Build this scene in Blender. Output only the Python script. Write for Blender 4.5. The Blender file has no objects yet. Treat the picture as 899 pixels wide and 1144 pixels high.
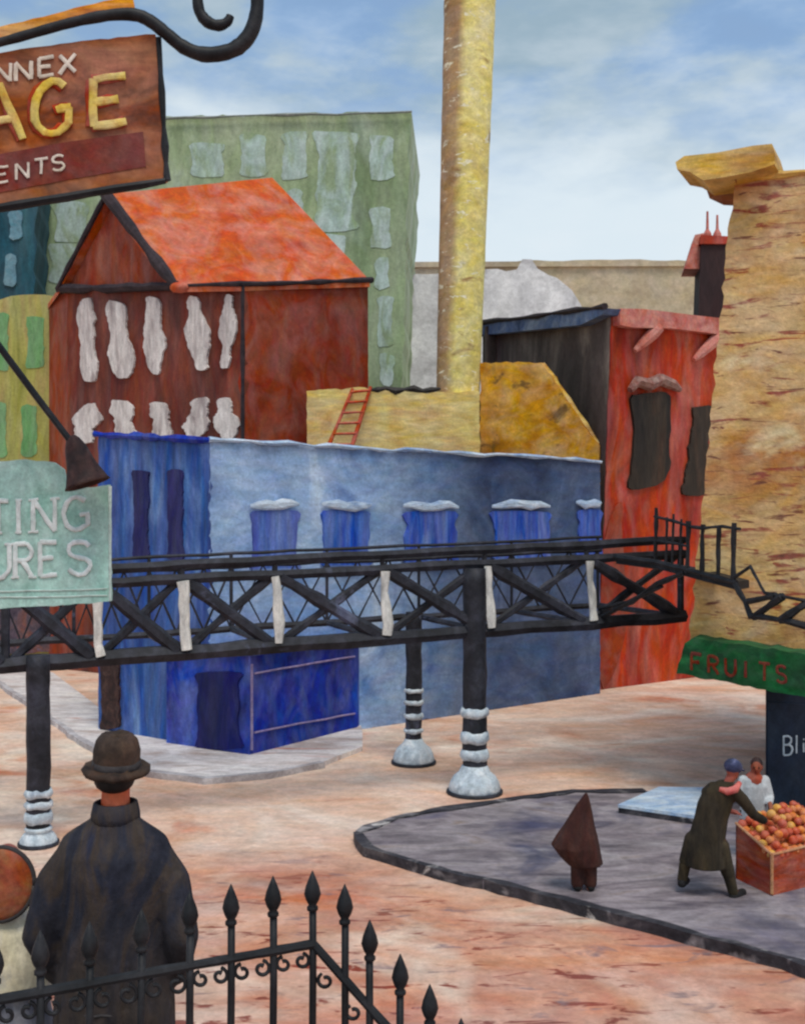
import bpy, bmesh, math, random
from mathutils import Vector, Matrix
S = bpy.context.scene
COL = S.collection
V = Vector
R = random.Random(7)
F, CX, CY, EYE = 1235.0, 449.5, 572.0, 5.0

# ------------------------------------------------------------------ geometry of the view
def P(px, py, d):
    """point seen at photo pixel px,py when it stands d metres away"""
    return V(((px - CX) / F * d, d, EYE - (py - CY) / F * d))
def G(px, py, z=0.0):
    d = F * (EYE - z) / (py - CY)
    return V(((px - CX) / F * d, d, z))
class Plane:
    def __init__(s, p0, n):
        s.p, s.n = V(p0), V(n).normalized()
        if s.n.dot(V((0, 0, EYE)) - s.p) < 0: s.n = -s.n
    def hit(s, px, py, out=0.0):
        d = V(((px - CX) / F, 1, -(py - CY) / F)); c = V((0, 0, EYE))
        return c + d * (s.n.dot(s.p - c) / s.n.dot(d)) + s.n * out
def vplane(a, b):
    t = V((b[0] - a[0], b[1] - a[1], 0)); return Plane((a[0], a[1], 0), (t.y, -t.x, 0))

# ------------------------------------------------------------------ materials
SAT = 0.93
def lin(c):
    r = []; g = (c[0] * .3 + c[1] * .55 + c[2] * .15)
    for v in c:
        v = (g + (v - g) * SAT) / 255.0
        r.append(v / 12.92 if v <= 0.04045 else ((v + 0.055) / 1.055) ** 2.4)
    return (*r, 1.0)
def paint(name, cols, scale=1.0, st=(1, 1, 1), dist=0.8, rough=0.7, bump=0.25, fine=0.22, fs=7.0, fst=None, spots=(), lo=0.32, hi=0.68, seed=0.0, bd=0.02, zone=None, hue=1.0):
    m = bpy.data.materials.new(name); m.use_nodes = True
    nt = m.node_tree; N = nt.nodes; L = nt.links
    b = N['Principled BSDF']; b.inputs['Roughness'].default_value = rough
    b.inputs['Specular IOR Level'].default_value = 0.25
    tc = N.new('ShaderNodeTexCoord')
    def noise(scale, st, detail=5, dist=0.0, off=0.0, rg=0.6):
        mp = N.new('ShaderNodeMapping'); mp.inputs['Scale'].default_value = st
        mp.inputs['Location'].default_value = (off, off * 1.7, off * 0.6)
        L.new(tc.outputs['Object'], mp.inputs['Vector'])
        n = N.new('ShaderNodeTexNoise'); n.inputs['Scale'].default_value = scale
        n.inputs['Detail'].default_value = detail; n.inputs['Distortion'].default_value = dist
        n.inputs['Roughness'].default_value = rg
        L.new(mp.outputs['Vector'], n.inputs['Vector']); return n.outputs['Fac']
    a = noise(scale, st, 5, dist, seed)
    rp = N.new('ShaderNodeValToRGB'); e = rp.color_ramp.elements
    k = len(cols)
    e[0].position = lo; e[0].color = lin(cols[0]); e[1].position = hi; e[1].color = lin(cols[-1])
    for i in range(1, k - 1):
        x = e.new(lo + (hi - lo) * i / (k - 1)); x.color = lin(cols[i])
    L.new(a, rp.inputs['Fac']); col = rp.outputs['Color']
    if zone:      # a second set of colours over part of the surface, its border ragged
        ax, z0, z1, amp, zcols, zsc = zone
        r2 = N.new('ShaderNodeValToRGB'); e = r2.color_ramp.elements
        e[0].position = lo; e[0].color = lin(zcols[0]); e[1].position = hi; e[1].color = lin(zcols[-1])
        for i in range(1, len(zcols) - 1): e.new(lo + (hi - lo) * i / (len(zcols) - 1)).color = lin(zcols[i])
        L.new(noise(scale, st, 5, dist, seed + 5), r2.inputs['Fac'])
        dt = N.new('ShaderNodeVectorMath'); dt.operation = 'DOT_PRODUCT'; dt.inputs[1].default_value = ax
        L.new(tc.outputs['Object'], dt.inputs[0])
        ma = N.new('ShaderNodeMath'); ma.operation = 'MULTIPLY_ADD'; ma.inputs[1].default_value = amp
        L.new(noise(zsc, (1, 1, 1), 5, 1.5, 17), ma.inputs[0]); L.new(dt.outputs['Value'], ma.inputs[2])
        mr = N.new('ShaderNodeMapRange'); mr.inputs[1].default_value = z0 + amp / 2; mr.inputs[2].default_value = z1 + amp / 2
        L.new(ma.outputs[0], mr.inputs[0]); zmask = mr.outputs[0]
        mx = N.new('ShaderNodeMix'); mx.data_type = 'RGBA'
        L.new(mr.outputs[0], mx.inputs[0]); L.new(col, mx.inputs[6]); L.new(r2.outputs['Color'], mx.inputs[7]); col = mx.outputs[2]
    for (sc, lo2, hi2, c, sst, off, *inz) in spots:
        n = noise(sc, sst, 4, 0.6, off)
        mr = N.new('ShaderNodeMapRange'); mr.inputs[1].default_value = lo2; mr.inputs[2].default_value = hi2
        L.new(n, mr.inputs[0])
        if inz: mm = N.new('ShaderNodeMath'); mm.operation = 'MULTIPLY'; L.new(mr.outputs[0], mm.inputs[0]); L.new(zmask, mm.inputs[1]); mr = mm
        mx = N.new('ShaderNodeMix'); mx.data_type = 'RGBA'
        L.new(mr.outputs[0], mx.inputs[0]); L.new(col, mx.inputs[6]); mx.inputs[7].default_value = lin(c)
        col = mx.outputs[2]
    f = noise(fs, fst or st, 3, 0.5, 3.3 + seed, 0.7)
    mr = N.new('ShaderNodeMapRange'); mr.inputs[1].default_value = 0.3; mr.inputs[2].default_value = 0.7
    mr.inputs[3].default_value = 1 - fine; mr.inputs[4].default_value = 1 + fine
    L.new(f, mr.inputs[0])
    vm = N.new('ShaderNodeVectorMath'); vm.operation = 'SCALE'
    hs = N.new('ShaderNodeHueSaturation')
    for key, sc2, off, a0, a1 in (('Hue', .45, 31, .5 - .008 * hue, .5 + .008 * hue), ('Saturation', .3, 41, .84, 1.12), ('Value', .6, 51, .88, 1.12)):
        h_ = N.new('ShaderNodeMapRange'); h_.inputs[1].default_value = .33; h_.inputs[2].default_value = .67; h_.inputs[3].default_value = a0; h_.inputs[4].default_value = a1
        L.new(noise(fs * sc2, fst or st, 3, 1.2, off + seed), h_.inputs[0]); L.new(h_.outputs[0], hs.inputs[key])
    L.new(col, hs.inputs['Color']); col = hs.outputs['Color']
    gr = noise(fs * 3.6, (1, 1, 1), 2, 0.3, 61, 0.8)
    g2 = N.new('ShaderNodeMapRange'); g2.inputs[1].default_value = 0.3; g2.inputs[2].default_value = 0.7; g2.inputs[3].default_value = 0.86; g2.inputs[4].default_value = 1.14
    L.new(gr, g2.inputs[0]); gm = N.new('ShaderNodeMath'); gm.operation = 'MULTIPLY'; L.new(g2.outputs[0], gm.inputs[0]); L.new(mr.outputs[0], gm.inputs[1])
    L.new(col, vm.inputs[0]); L.new(gm.outputs[0], vm.inputs['Scale'])
    L.new(vm.outputs[0], b.inputs['Base Color'])
    bp = N.new('ShaderNodeBump'); bp.inputs['Strength'].default_value = bump; bp.inputs['Distance'].default_value = bd
    ha = N.new('ShaderNodeMath'); ha.operation = 'MULTIPLY_ADD'; ha.inputs[1].default_value = .5; L.new(gr, ha.inputs[0]); L.new(f, ha.inputs[2]); L.new(ha.outputs[0], bp.inputs['Height']); L.new(bp.outputs['Normal'], b.inputs['Normal'])
    return m

VS = (1.0, 1.0, 0.25)      # upright strokes
HS = (0.4, 0.4, 1.6)       # level strokes
M = {}
M['street'] = paint('street', [(206, 150, 120), (216, 172, 144), (220, 184, 160), (224, 198, 178)], 0.28, (0.8, 1.0, 1), 2.0, bump=0.4, fine=0.09, fs=2.6, fst=(0.6, 1.1, 1), lo=0.3, hi=0.66, bd=0.03, hue=.6, seed=2.6,
    zone=((-0.12, -1, 0), -17 + 120, -12.5 + 120, 5.0, [(156, 74, 52), (188, 116, 90), (198, 138, 110), (208, 160, 138)], 0.25),
    spots=[(0.3, 0.55, 0.72, (228, 214, 194), (0.7, 1.0, 1), 21.0), (0.45, 0.6, 0.74, (200, 108, 66), (0.8, 1.0, 1), 4.0), (2.0, 0.585, 0.65, (138, 66, 50), (0.8, 2.4, 1), 14.0, 1), (1.5, 0.6, 0.7, (128, 106, 108), (0.8, 2.0, 1), 9.0, 1)])
M['pale_paving'] = paint('pale_paving', [(178, 158, 148), (210, 202, 200), (226, 218, 210)], 0.8, (0.5, 1.3, 1), 1.5, fine=0.2, spots=[(1.2, 0.6, 0.75, (186, 110, 84), (0.5, 1.5, 1), 2)])
M['grey_paving'] = paint('grey_paving', [(92, 84, 92), (124, 114, 118), (146, 136, 140), (128, 112, 104)], 0.9, (0.45, 1.2, 1), 2.0, fine=0.22, fs=2.6, fst=(0.6, 1.2, 1), spots=[(0.5, 0.5, 0.68, (74, 74, 98), (1, 1, 1), 6.0), (0.7, 0.56, 0.7, (166, 158, 160), (0.7, 1.2, 1), 16.0)])
M['kerb_dark'] = paint('kerb_dark', [(34, 34, 40), (60, 58, 64), (110, 104, 104)], 1.6, (0.6, 1, 1), 1.5, lo=0.35, hi=0.75, fine=0.3, spots=[(1.1, 0.56, 0.66, (150, 144, 146), (0.7, 1, 1), 3.0), (2.0, 0.62, 0.7, (196, 190, 186), (0.6, 1, 1), 13.0)])
M['kerb_pale'] = paint('kerb_pale', [(150, 140, 140), (200, 196, 198)], 1.6, (0.6, 1, 1))
M['stone'] = paint('stoop_stone', [(110, 100, 95), (140, 128, 118)], 1.2)
M['iron'] = paint('black_iron', [(16, 18, 22), (30, 32, 36), (46, 46, 50)], 3.0, (1, 1, 1), rough=0.55, fine=0.3, fs=16, bd=0.006)
M['bridge_iron'] = paint('bridge_iron', [(22, 24, 30), (40, 42, 50), (58, 60, 72)], 1.6, (1, 1, 1), rough=0.6, fine=0.3, fs=9, spots=[(1.4, 0.63, 0.72, (84, 90, 112), (1, 1, 1), 2)])
M['white_paint'] = paint('white_paint', [(168, 170, 168), (212, 212, 206), (225, 222, 214)], 3.0, (1, 1, 0.4), fine=0.18, fs=14, bump=0.5)
M['base_white'] = paint('base_white', [(140, 155, 170), (186, 200, 210), (214, 220, 224)], 3.0, (1, 1, 1), fine=0.16, fs=10, bump=0.5)
M['blind_white'] = paint('blind_white', [(165, 152, 150), (208, 200, 195), (226, 220, 214)], 1.6, (1.4, 1.4, 0.35), 1.0, fine=0.2, fs=7, bump=0.7, bd=0.05)
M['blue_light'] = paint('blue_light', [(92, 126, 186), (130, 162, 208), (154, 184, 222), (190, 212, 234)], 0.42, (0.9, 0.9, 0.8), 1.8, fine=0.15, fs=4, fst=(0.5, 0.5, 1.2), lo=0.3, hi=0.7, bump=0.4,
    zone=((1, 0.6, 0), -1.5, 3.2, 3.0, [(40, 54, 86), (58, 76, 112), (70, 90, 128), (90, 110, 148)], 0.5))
M['blue_slate'] = paint('blue_slate', [(58, 76, 118), (82, 104, 150), (100, 122, 166)], 0.5, (0.9, 0.9, 0.6), 1.5, fine=0.12, fs=5, fst=HS, bump=0.4)
M['blue_side'] = paint('blue_side', [(36, 60, 124), (56, 92, 164), (92, 130, 190)], 1.0, VS, 1.2, fine=0.25, fs=5, fst=(1.2, 1.2, 0.2), bump=0.4)  # darker blue carries the left face's shade in the colour
M['blue_deep'] = paint('blue_deep', [(24, 38, 124), (32, 60, 168), (48, 88, 192)], 0.8, (1, 1, 0.6), 1.0, fine=0.22, fs=5, bump=0.4)
M['blue_door'] = paint('blue_door', [(16, 22, 84), (26, 34, 112)], 1.0, VS, fine=0.25)
M['navy_window'] = paint('navy_window', [(28, 30, 80), (44, 46, 108)], 1.4, VS, fine=0.3)
M['blue_window'] = paint('blue_window', [(30, 62, 164), (54, 92, 188), (92, 126, 196)], 1.2, (1.6, 1.6, 0.25), fine=0.2, fs=5)
M['lintel_white'] = paint('lintel_white', [(128, 158, 200), (176, 200, 226), (206, 220, 234)], 2.0, (0.6, 0.6, 2), fine=0.15, bump=0.6, bd=0.04)
M['pink_line'] = paint('pink_line', [(120, 110, 160), (160, 140, 176)], 2.0)
M['house_front'] = paint('house_front', [(84, 40, 34), (110, 50, 38), (142, 66, 42)], 0.7, (1.2, 1.2, 0.3), 1.0, fine=0.2, fs=4)  # front darker than the side wall, its shade put into the colour
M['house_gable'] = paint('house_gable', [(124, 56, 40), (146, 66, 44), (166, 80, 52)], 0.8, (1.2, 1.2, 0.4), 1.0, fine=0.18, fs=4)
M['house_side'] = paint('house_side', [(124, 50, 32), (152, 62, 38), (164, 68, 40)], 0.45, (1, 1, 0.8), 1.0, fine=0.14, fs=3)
M['roof_orange'] = paint('roof_orange', [(180, 72, 30), (200, 88, 40), (210, 104, 54)], 0.45, (1, 1, 1), 1.4, fine=0.12, fs=3, bump=0.35)
M['trim_dark'] = paint('trim_dark', [(38, 30, 36), (62, 50, 54)], 2.0, fine=0.25)
M['green_wall'] = paint('green_wall', [(118, 140, 100), (142, 162, 122), (158, 174, 138), (162, 178, 160)], 0.3, (1.3, 1.3, 0.35), 1.2, fine=0.14, fs=2.0, fst=(1.4, 1.4, 0.4), spots=[(0.25, 0.53, 0.72, (164, 182, 170), (1, 1, 0.5), 3)])
M['green_window'] = paint('green_window', [(142, 162, 126), (154, 176, 156), (166, 188, 178), (178, 198, 192)], 0.7, (1.2, 1.2, 0.5), 1.8, fine=0.16, fs=2.5, bump=0.3, lo=.36, hi=.62)
M['teal_wall'] = paint('teal_wall', [(22, 52, 66), (34, 76, 92), (48, 96, 108)], 0.5, (1.2, 1.2, 0.3), fine=0.25, fs=2.5)
M['teal_window'] = paint('teal_window', [(80, 126, 146), (110, 150, 166)], 0.8, fine=0.2)
M['olive_wall'] = paint('olive_wall', [(138, 140, 66), (164, 164, 84), (166, 150, 90), (176, 178, 104)], 0.5, (1.4, 1.4, 0.3), 1.0, fine=0.15, fs=3)
M['olive_window'] = paint('olive_window', [(96, 150, 92), (116, 166, 110)], 0.8, VS, fine=0.2)
M['lower_dark'] = paint('lower_dark', [(58, 50, 66), (88, 76, 88), (120, 76, 66), (92, 112, 150)], 0.7, (1, 1, 1), 1.5, fine=0.3)
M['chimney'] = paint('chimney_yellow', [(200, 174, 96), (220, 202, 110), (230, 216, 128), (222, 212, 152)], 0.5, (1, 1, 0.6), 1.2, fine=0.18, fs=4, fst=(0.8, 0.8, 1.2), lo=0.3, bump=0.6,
    zone=((-1, 0.0, 0.037), -1.2, -0.95, 0.3, [(156, 122, 84), (176, 142, 100), (188, 156, 110)], 0.8),  # zone: tan shade painted down the chimney's left side
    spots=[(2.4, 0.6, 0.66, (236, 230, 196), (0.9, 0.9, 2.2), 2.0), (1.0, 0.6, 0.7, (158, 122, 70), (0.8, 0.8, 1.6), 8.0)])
M['yellow_block'] = paint('yellow_block', [(204, 154, 90), (222, 190, 110), (228, 206, 128)], 0.7, (0.8, 0.8, 1), 1.4, fine=0.2, fs=5, fst=HS, spots=[(1.2, 0.62, 0.72, (140, 116, 72), (0.6, 0.6, 2), 4)])
M['parapet'] = paint('parapet', [(112, 122, 112), (150, 156, 150)], .5)
M['soot'] = paint('soot', [(36, 34, 36), (66, 62, 58)], 2.0)
M['orange_wall'] = paint('orange_wall', [(182, 118, 34), (208, 148, 46), (222, 172, 58)], 0.6, (0.8, 0.8, 1), 1.5, fine=0.2, fs=4, spots=[(1.2, 0.62, 0.7, (130, 92, 40), (1, 1, 1.4), 1), (0.9, 0.64, 0.72, (236, 206, 80), (0.8, 0.8, 1), 7)])
M['ladder_red'] = paint('ladder_red', [(180, 60, 26), (206, 84, 40)], 2.0)
M['red_wall'] = paint('red_wall', [(140, 44, 28), (166, 52, 28), (188, 64, 30), (152, 60, 34)], 0.5, (1.3, 1.3, 0.45), 1.2, fine=0.12, fs=3, bump=0.4)
M['grey_wall'] = paint('grey_wall', [(66, 54, 56), (90, 78, 76), (138, 126, 118)], 0.35, (1, 1, 0.5), 1.4, fine=0.2, fs=2.5, lo=0.34, hi=0.68)
M['slate_eave'] = paint('slate_eave', [(62, 78, 116), (96, 118, 160), (150, 166, 190)], 0.6, (1, 1, 1), 1.0, fine=0.2)
M['pink_trim'] = paint('pink_trim', [(172, 84, 72), (196, 112, 98), (206, 140, 124)], 1.0, (1, 1, 1), 1.0, fine=0.15)
M['dark_opening'] = paint('dark_opening', [(34, 30, 28), (52, 44, 36), (70, 52, 40)], 1.0, VS, 1.0, fine=0.3)
M['lintel_grey'] = paint('lintel_grey', [(120, 64, 56), (160, 130, 120)], 2.2, (1, 1, 1), 2.0, fine=0.3)
M['stack_dark'] = paint('stack_dark', [(38, 26, 30), (60, 38, 38)], 0.8, VS, fine=0.25)
M['tan_wall'] = paint('tan_wall', [(160, 142, 116), (180, 164, 134), (190, 174, 148)], 0.12, (1, 1, 1.4), 1.0, fine=0.1, fs=1)
M['white_wall'] = paint('white_wall', [(176, 174, 178), (212, 212, 216), (228, 228, 230)], 0.25, (1, 1, 1), 1.5, fine=0.1, fs=1.5)
M['brick'] = paint('sandy_brick', [(176, 130, 76), (198, 158, 98), (208, 174, 116), (194, 154, 92)], 0.45, (0.8, 0.8, 1.0), 1.6, fine=0.12, fs=3.5, fst=(0.8, 0.8, 1.6), bump=0.5, bd=0.04,
    spots=[(0.4, 0.53, 0.7, (172, 112, 58), (0.8, 0.8, 1.2), 12.0), (1.7, 0.57, 0.64, (150, 78, 58), (0.7, 0.7, 4.0), 5.0), (2.2, 0.6, 0.66, (118, 72, 52), (0.7, 0.7, 4.0), 15.0), (0.9, 0.6, 0.72, (212, 192, 144), (0.8, 0.8, 1.4), 9.0)])
M['cornice'] = paint('cornice_yellow', [(164, 112, 48), (206, 166, 78), (220, 190, 110)], 0.9, (0.4, 0.4, 2.5), 1.0, fine=0.25, fs=6, fst=HS)
M['cornice_under'] = paint('cornice_under', [(120, 62, 32), (156, 96, 48)], 1.4, (0.5, 0.5, 2), fine=0.2)
M['green_board'] = paint('green_board', [(18, 62, 34), (24, 92, 48), (42, 122, 66)], 1.2, (0.8, 0.8, 1.4), 1.2, fine=0.25, fs=6)
M['green_letters'] = paint('fruit_letters', [(112, 40, 28), (140, 54, 34)], 3.0)
M['shop_dark'] = paint('shop_dark', [(20, 30, 44), (30, 42, 60), (38, 50, 66)], 1.0, (1, 1, 0.6), fine=0.2)
M['chalk'] = paint('chalk', [(160, 176, 186), (190, 202, 210)], 4.0)
M['storage_board'] = paint('storage_board', [(108, 56, 32), (146, 76, 38), (164, 94, 48), (128, 60, 36)], 1.8, (0.6, 0.6, 1.2), 1.6, fine=0.22, fs=7, bd=0.008)
M['storage_band'] = paint('storage_band', [(112, 42, 34), (134, 52, 38)], 2.0, fine=0.15, fs=9)
M['orange_strip'] = paint('orange_strip', [(200, 112, 30), (222, 144, 40), (226, 160, 56)], 2.0, (0.5, 0.5, 3), fine=0.15)
M['letter_white'] = paint('letter_white', [(196, 180, 160), (224, 214, 200)], 6.0, fine=0.12, bump=0.5, bd=0.01)
M['letter_yellow'] = paint('letter_yellow', [(196, 146, 58), (216, 186, 88), (222, 200, 108)], 6.0, fine=0.15, bump=0.5, bd=0.01)
M['letter_back_red'] = paint('letter_back', [(150, 44, 26), (176, 66, 30)], 4.0)  # red backing strokes behind the yellow letters
M['aqua_board'] = paint('aqua_board', [(146, 192, 178), (172, 212, 200), (188, 222, 212)], 2.2, (1, 1, 0.8), 1.4, fine=0.12, fs=10, bd=0.008, bump=0.5)
M['aqua_edge'] = paint('aqua_edge', [(178, 206, 196), (206, 224, 216)], 3.0)
M['letter_pale'] = paint('letter_pale', [(200, 214, 210), (228, 232, 230)], 6.0, fine=0.1)
M['lamp_brown'] = paint('lamp_brown', [(34, 24, 26), (58, 38, 36), (80, 56, 50)], 5.0, fine=0.25, fs=16)
M['lamp_inside'] = paint('lamp_inside', [(150, 130, 126), (196, 180, 174)], 5.0)
M['coat_navy'] = paint('coat_navy', [(24, 26, 38), (38, 40, 52), (62, 52, 46), (40, 42, 56)], 2.4, (1, 1, 0.5), 1.6, rough=0.9, fine=0.3, fs=9, lo=.36, hi=.64, zone=((0, 0, -1), -1.15, -.6, .5, [(34, 30, 32), (62, 52, 44), (48, 46, 54)], 3), bd=0.012, bump=0.6)
M['trousers'] = paint('trousers', [(34, 32, 34), (52, 46, 44)], 3.0, rough=0.9)
M['hat_brown'] = paint('hat_brown', [(40, 30, 28), (60, 46, 38), (78, 56, 44)], 5.0, rough=0.9, fine=0.3, fs=16, bd=0.01)
M['hat_band'] = paint('hat_band', [(44, 40, 44), (64, 60, 60)], 5.0)
M['skin_ruddy'] = paint('skin_ruddy', [(190, 84, 46), (206, 104, 60)], 6.0, rough=0.6, fine=0.1)
M['skin_brown'] = paint('skin_brown', [(136, 60, 40), (160, 78, 54)], 8.0, rough=0.6, fine=0.1)
M['hair_dark'] = paint('hair_dark', [(24, 20, 20), (40, 32, 30)], 8.0, (1, 1, 0.3), fine=0.3)
M['hat_orange'] = paint('hat_orange', [(112, 54, 38), (150, 76, 48), (148, 100, 58)], 5.0, (1, 1, 1), 1.2, fine=0.2, fs=16, bd=0.01)
M['cream_cloth'] = paint('cream_cloth', [(170, 160, 136), (208, 198, 166), (190, 184, 180)], 4.0, (1, 1, 0.6), 1.5, fine=0.2, fs=12, rough=0.9)
M['grey_cloth'] = paint('grey_cloth', [(84, 86, 100), (124, 124, 134), (150, 146, 146)], 3.0, (1, 1, 0.4), 1.5, fine=0.2, fs=12, rough=0.9)
M['cloak_brown'] = paint('cloak_brown', [(52, 28, 26), (70, 40, 34), (82, 48, 40)], 2.4, (1, 1, 0.5), 1.0, fine=0.2, fs=9, rough=0.9)
M['coat_brown'] = paint('coat_brown', [(34, 30, 24), (54, 46, 32), (70, 58, 40)], 3.0, (1, 1, 0.4), 1.0, fine=0.25, fs=10, rough=0.9)
M['shoe'] = paint('shoe_black', [(22, 22, 24), (36, 34, 34)], 5.0)
M['cap_blue'] = paint('cap_blue', [(40, 46, 76), (66, 72, 108), (150, 150, 170)], 9.0, lo=0.35, hi=0.8)
M['scarf_pink'] = paint('scarf_pink', [(190, 76, 70), (214, 110, 100)], 8.0)
M['shirt_white'] = paint('shirt_white', [(160, 166, 170), (196, 200, 202)], 5.0, (1, 1, 0.5), fine=0.15)
M['crate'] = paint('crate_red', [(140, 52, 30), (168, 68, 40), (178, 86, 52)], 2.0, (0.7, 0.7, 2), fine=0.2, fs=8)
M['crate_edge'] = paint('crate_edge', [(170, 112, 76), (196, 140, 100)], 3.0)
M['fruit_orange'] = paint('fruit_orange', [(212, 98, 8), (228, 124, 14)], 8.0, rough=0.5, fine=0.12)
M['fruit_red'] = paint('fruit_red', [(190, 54, 12), (210, 76, 16)], 8.0, rough=0.5, fine=0.12)
M['fruit_yellow'] = paint('fruit_yellow', [(216, 140, 22), (228, 164, 40)], 8.0, rough=0.5, fine=0.12)
M['hatch_blue'] = paint('hatch_blue', [(130, 164, 204), (176, 196, 216), (206, 214, 220)], 1.8, (0.6, 1.2, 1), 1.4, fine=0.12)
M['eye'] = paint('eye_dark', [(26, 20, 18), (40, 30, 26)], 9.0)
M['lip'] = paint('lip', [(120, 44, 36), (136, 54, 44)], 9.0)

# ------------------------------------------------------------------ object helpers
def root(name, label, cat, loc, group=None):
    o = bpy.data.objects.new(name, None); COL.objects.link(o); o.location = loc
    o.empty_display_size = 0.3
    o['label'] = label; o['category'] = cat
    if group: o['group'] = group
    return o
def rloc(o):
    v = V((0, 0, 0))
    while o: v += o.location; o = o.parent
    return v
def link(name, bm, mats, parent=None, smooth=False, label=None):
    """one mesh object from world-space geometry; sits in its parent's frame"""
    bmesh.ops.recalc_face_normals(bm, faces=bm.faces[:])
    if parent is not None:
        off = rloc(parent)
    else:
        xs = [v.co for v in bm.verts]
        off = V(((min(c.x for c in xs) + max(c.x for c in xs)) / 2, (min(c.y for c in xs) + max(c.y for c in xs)) / 2, min(c.z for c in xs)))
    bmesh.ops.translate(bm, verts=bm.verts[:], vec=-off)
    me = bpy.data.meshes.new(name); bm.to_mesh(me); bm.free()
    for m in (mats if isinstance(mats, (list, tuple)) else [mats]): me.materials.append(m)
    if smooth:
        for p in me.polygons: p.use_smooth = True
    o = bpy.data.objects.new(name, me); COL.objects.link(o)
    if parent is not None: o.parent = parent
    else: o.location = off
    if label: o['label'] = label
    return o
def tag(o, label, cat, group=None):
    o['label'] = label; o['category'] = cat
    if group: o['group'] = group
    return o
def structure(o): o['kind'] = 'structure'; return o

def subdiv(pts, step):
    out = []
    for i, a in enumerate(pts):
        b = pts[(i + 1) % len(pts)]
        n = max(1, int((V(b) - V(a)).length / step))
        for k in range(n): out.append(V(a) + (V(b) - V(a)) * (k / n))
    return out
def slab(bm, pts, ext):
    """solid from a closed 3-D outline pushed along ext"""
    f = [bm.verts.new(p) for p in pts]; b = [bm.verts.new(V(p) + ext) for p in pts]
    bm.faces.new(f); bm.faces.new(b[::-1])
    n = len(pts)
    for i in range(n): bm.faces.new((f[i], f[(i + 1) % n], b[(i + 1) % n], b[i]))
def rough_outline(pts, step, jit, n):
    step *= .55
    """a worn, hand-made edge: points wander in the outline's own plane"""
    o = subdiv(pts, step); r = []
    u = V(n).cross(V((0, 0, 1)))
    u = u.normalized() if u.length > 1e-3 else V((1, 0, 0))
    w = u.cross(V(n)).normalized()
    for p in o: r.append(p + u * R.uniform(-jit, jit) + w * R.uniform(-jit, jit))
    return r
def face_slab(plane, pxs, ext, step=0.5, jit=0.04):
    bm = bmesh.new()
    pts = rough_outline([plane.hit(*q) for q in pxs], step, jit, plane.n)
    slab(bm, pts, ext); return bm
def catmull(pts, n):
    out = []; k = len(pts)
    for i in range(k):
        p0, p1, p2, p3 = pts[i - 1], pts[i], pts[(i + 1) % k], pts[(i + 2) % k]
        for j in range(n):
            t = j / n
            out.append(tuple(0.5 * ((2 * p1[c]) + (-p0[c] + p2[c]) * t + (2 * p0[c] - 5 * p1[c] + 4 * p2[c] - p3[c]) * t * t + (-p0[c] + 3 * p1[c] - 3 * p2[c] + p3[c]) * t ** 3) for c in range(2)))
    return out
def dab(bm, plane, pxs, out=0.06, back=0.05, jit=0.8, n=4, smooth=True):
    q = catmull(pxs, n) if smooth else pxs
    pts = [plane.hit(x + R.uniform(-jit, jit), y + R.uniform(-jit, jit), out) for x, y in q]
    slab(bm, pts, plane.n * -(out + back))
def rect_dab(x0, y0, x1, y1, w=0.14, skew=0.0):
    """an uneven upright patch: a few points down each side"""
    h = y1 - y0; k = max(2, int(h / 12)); W = (x1 - x0)
    L_, R_ = [], []
    for i in range(k + 1):
        y = y0 + h * i / k; s = skew * (i / k - 0.5)
        L_.append((x0 + s + R.uniform(-w, w) * W, y)); R_.append((x1 + s + R.uniform(-w, w) * W, y + R.uniform(-2, 2)))
    return L_[::-1] + R_
def bar(bm, a, b, w, h, up=V((0, 0, 1))):
    a, b = V(a), V(b); t = (b - a).normalized(); s = t.cross(up)
    if s.length < 1e-4: s = V((1, 0, 0))
    s.normalize(); u = s.cross(t).normalized()
    vs = []
    for p in (a, b):
        for x, y in ((-1, -1), (1, -1), (1, 1), (-1, 1)): vs.append(bm.verts.new(p + s * x * w / 2 + u * y * h / 2))
    for f in ((3, 2, 1, 0), (4, 5, 6, 7), (0, 1, 5, 4), (1, 2, 6, 5), (2, 3, 7, 6), (3, 0, 4, 7)): bm.faces.new([vs[i] for i in f])
def rough_bar(bm, a, b, w, jit=0.08, k=None, depth=None):
    """a hammered bar: round-cornered, its thickness wavering along it"""
    a, b = V(a), V(b); k = k or max(3, int((b - a).length / 0.35))
    tube(bm, [a.lerp(b, i / k) for i in range(k + 1)], [w * (1 + R.uniform(-jit, jit)) for i in range(k + 1)], 6)
def tube(bm, pts, rad, sides=8, n=None, flat=1.0):
    pts = [V(p) for p in pts]
    rad = rad if isinstance(rad, (list, tuple)) else [rad] * len(pts)
    rings = []; s = None
    for i, p in enumerate(pts):
        t = (pts[min(i + 1, len(pts) - 1)] - pts[max(i - 1, 0)]).normalized()
        if n is not None: s = t.cross(n).normalized(); u = V(n)
        else:
            if s is None:
                s = t.cross(V((0, 0, 1)));
                if s.length < 1e-3: s = t.cross(V((1, 0, 0)))
            s = (s - t * s.dot(t)).normalized(); u = s.cross(t).normalized()
        rings.append([bm.verts.new(p + s * math.cos(2 * math.pi * k / sides) * rad[i] + u * math.sin(2 * math.pi * k / sides) * rad[i] * flat) for k in range(sides)])
    for i in range(len(rings) - 1):
        for k in range(sides): bm.faces.new((rings[i][k], rings[i][(k + 1) % sides], rings[i + 1][(k + 1) % sides], rings[i + 1][k]))
    bm.faces.new(rings[0][::-1]); bm.faces.new(rings[-1])
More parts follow.
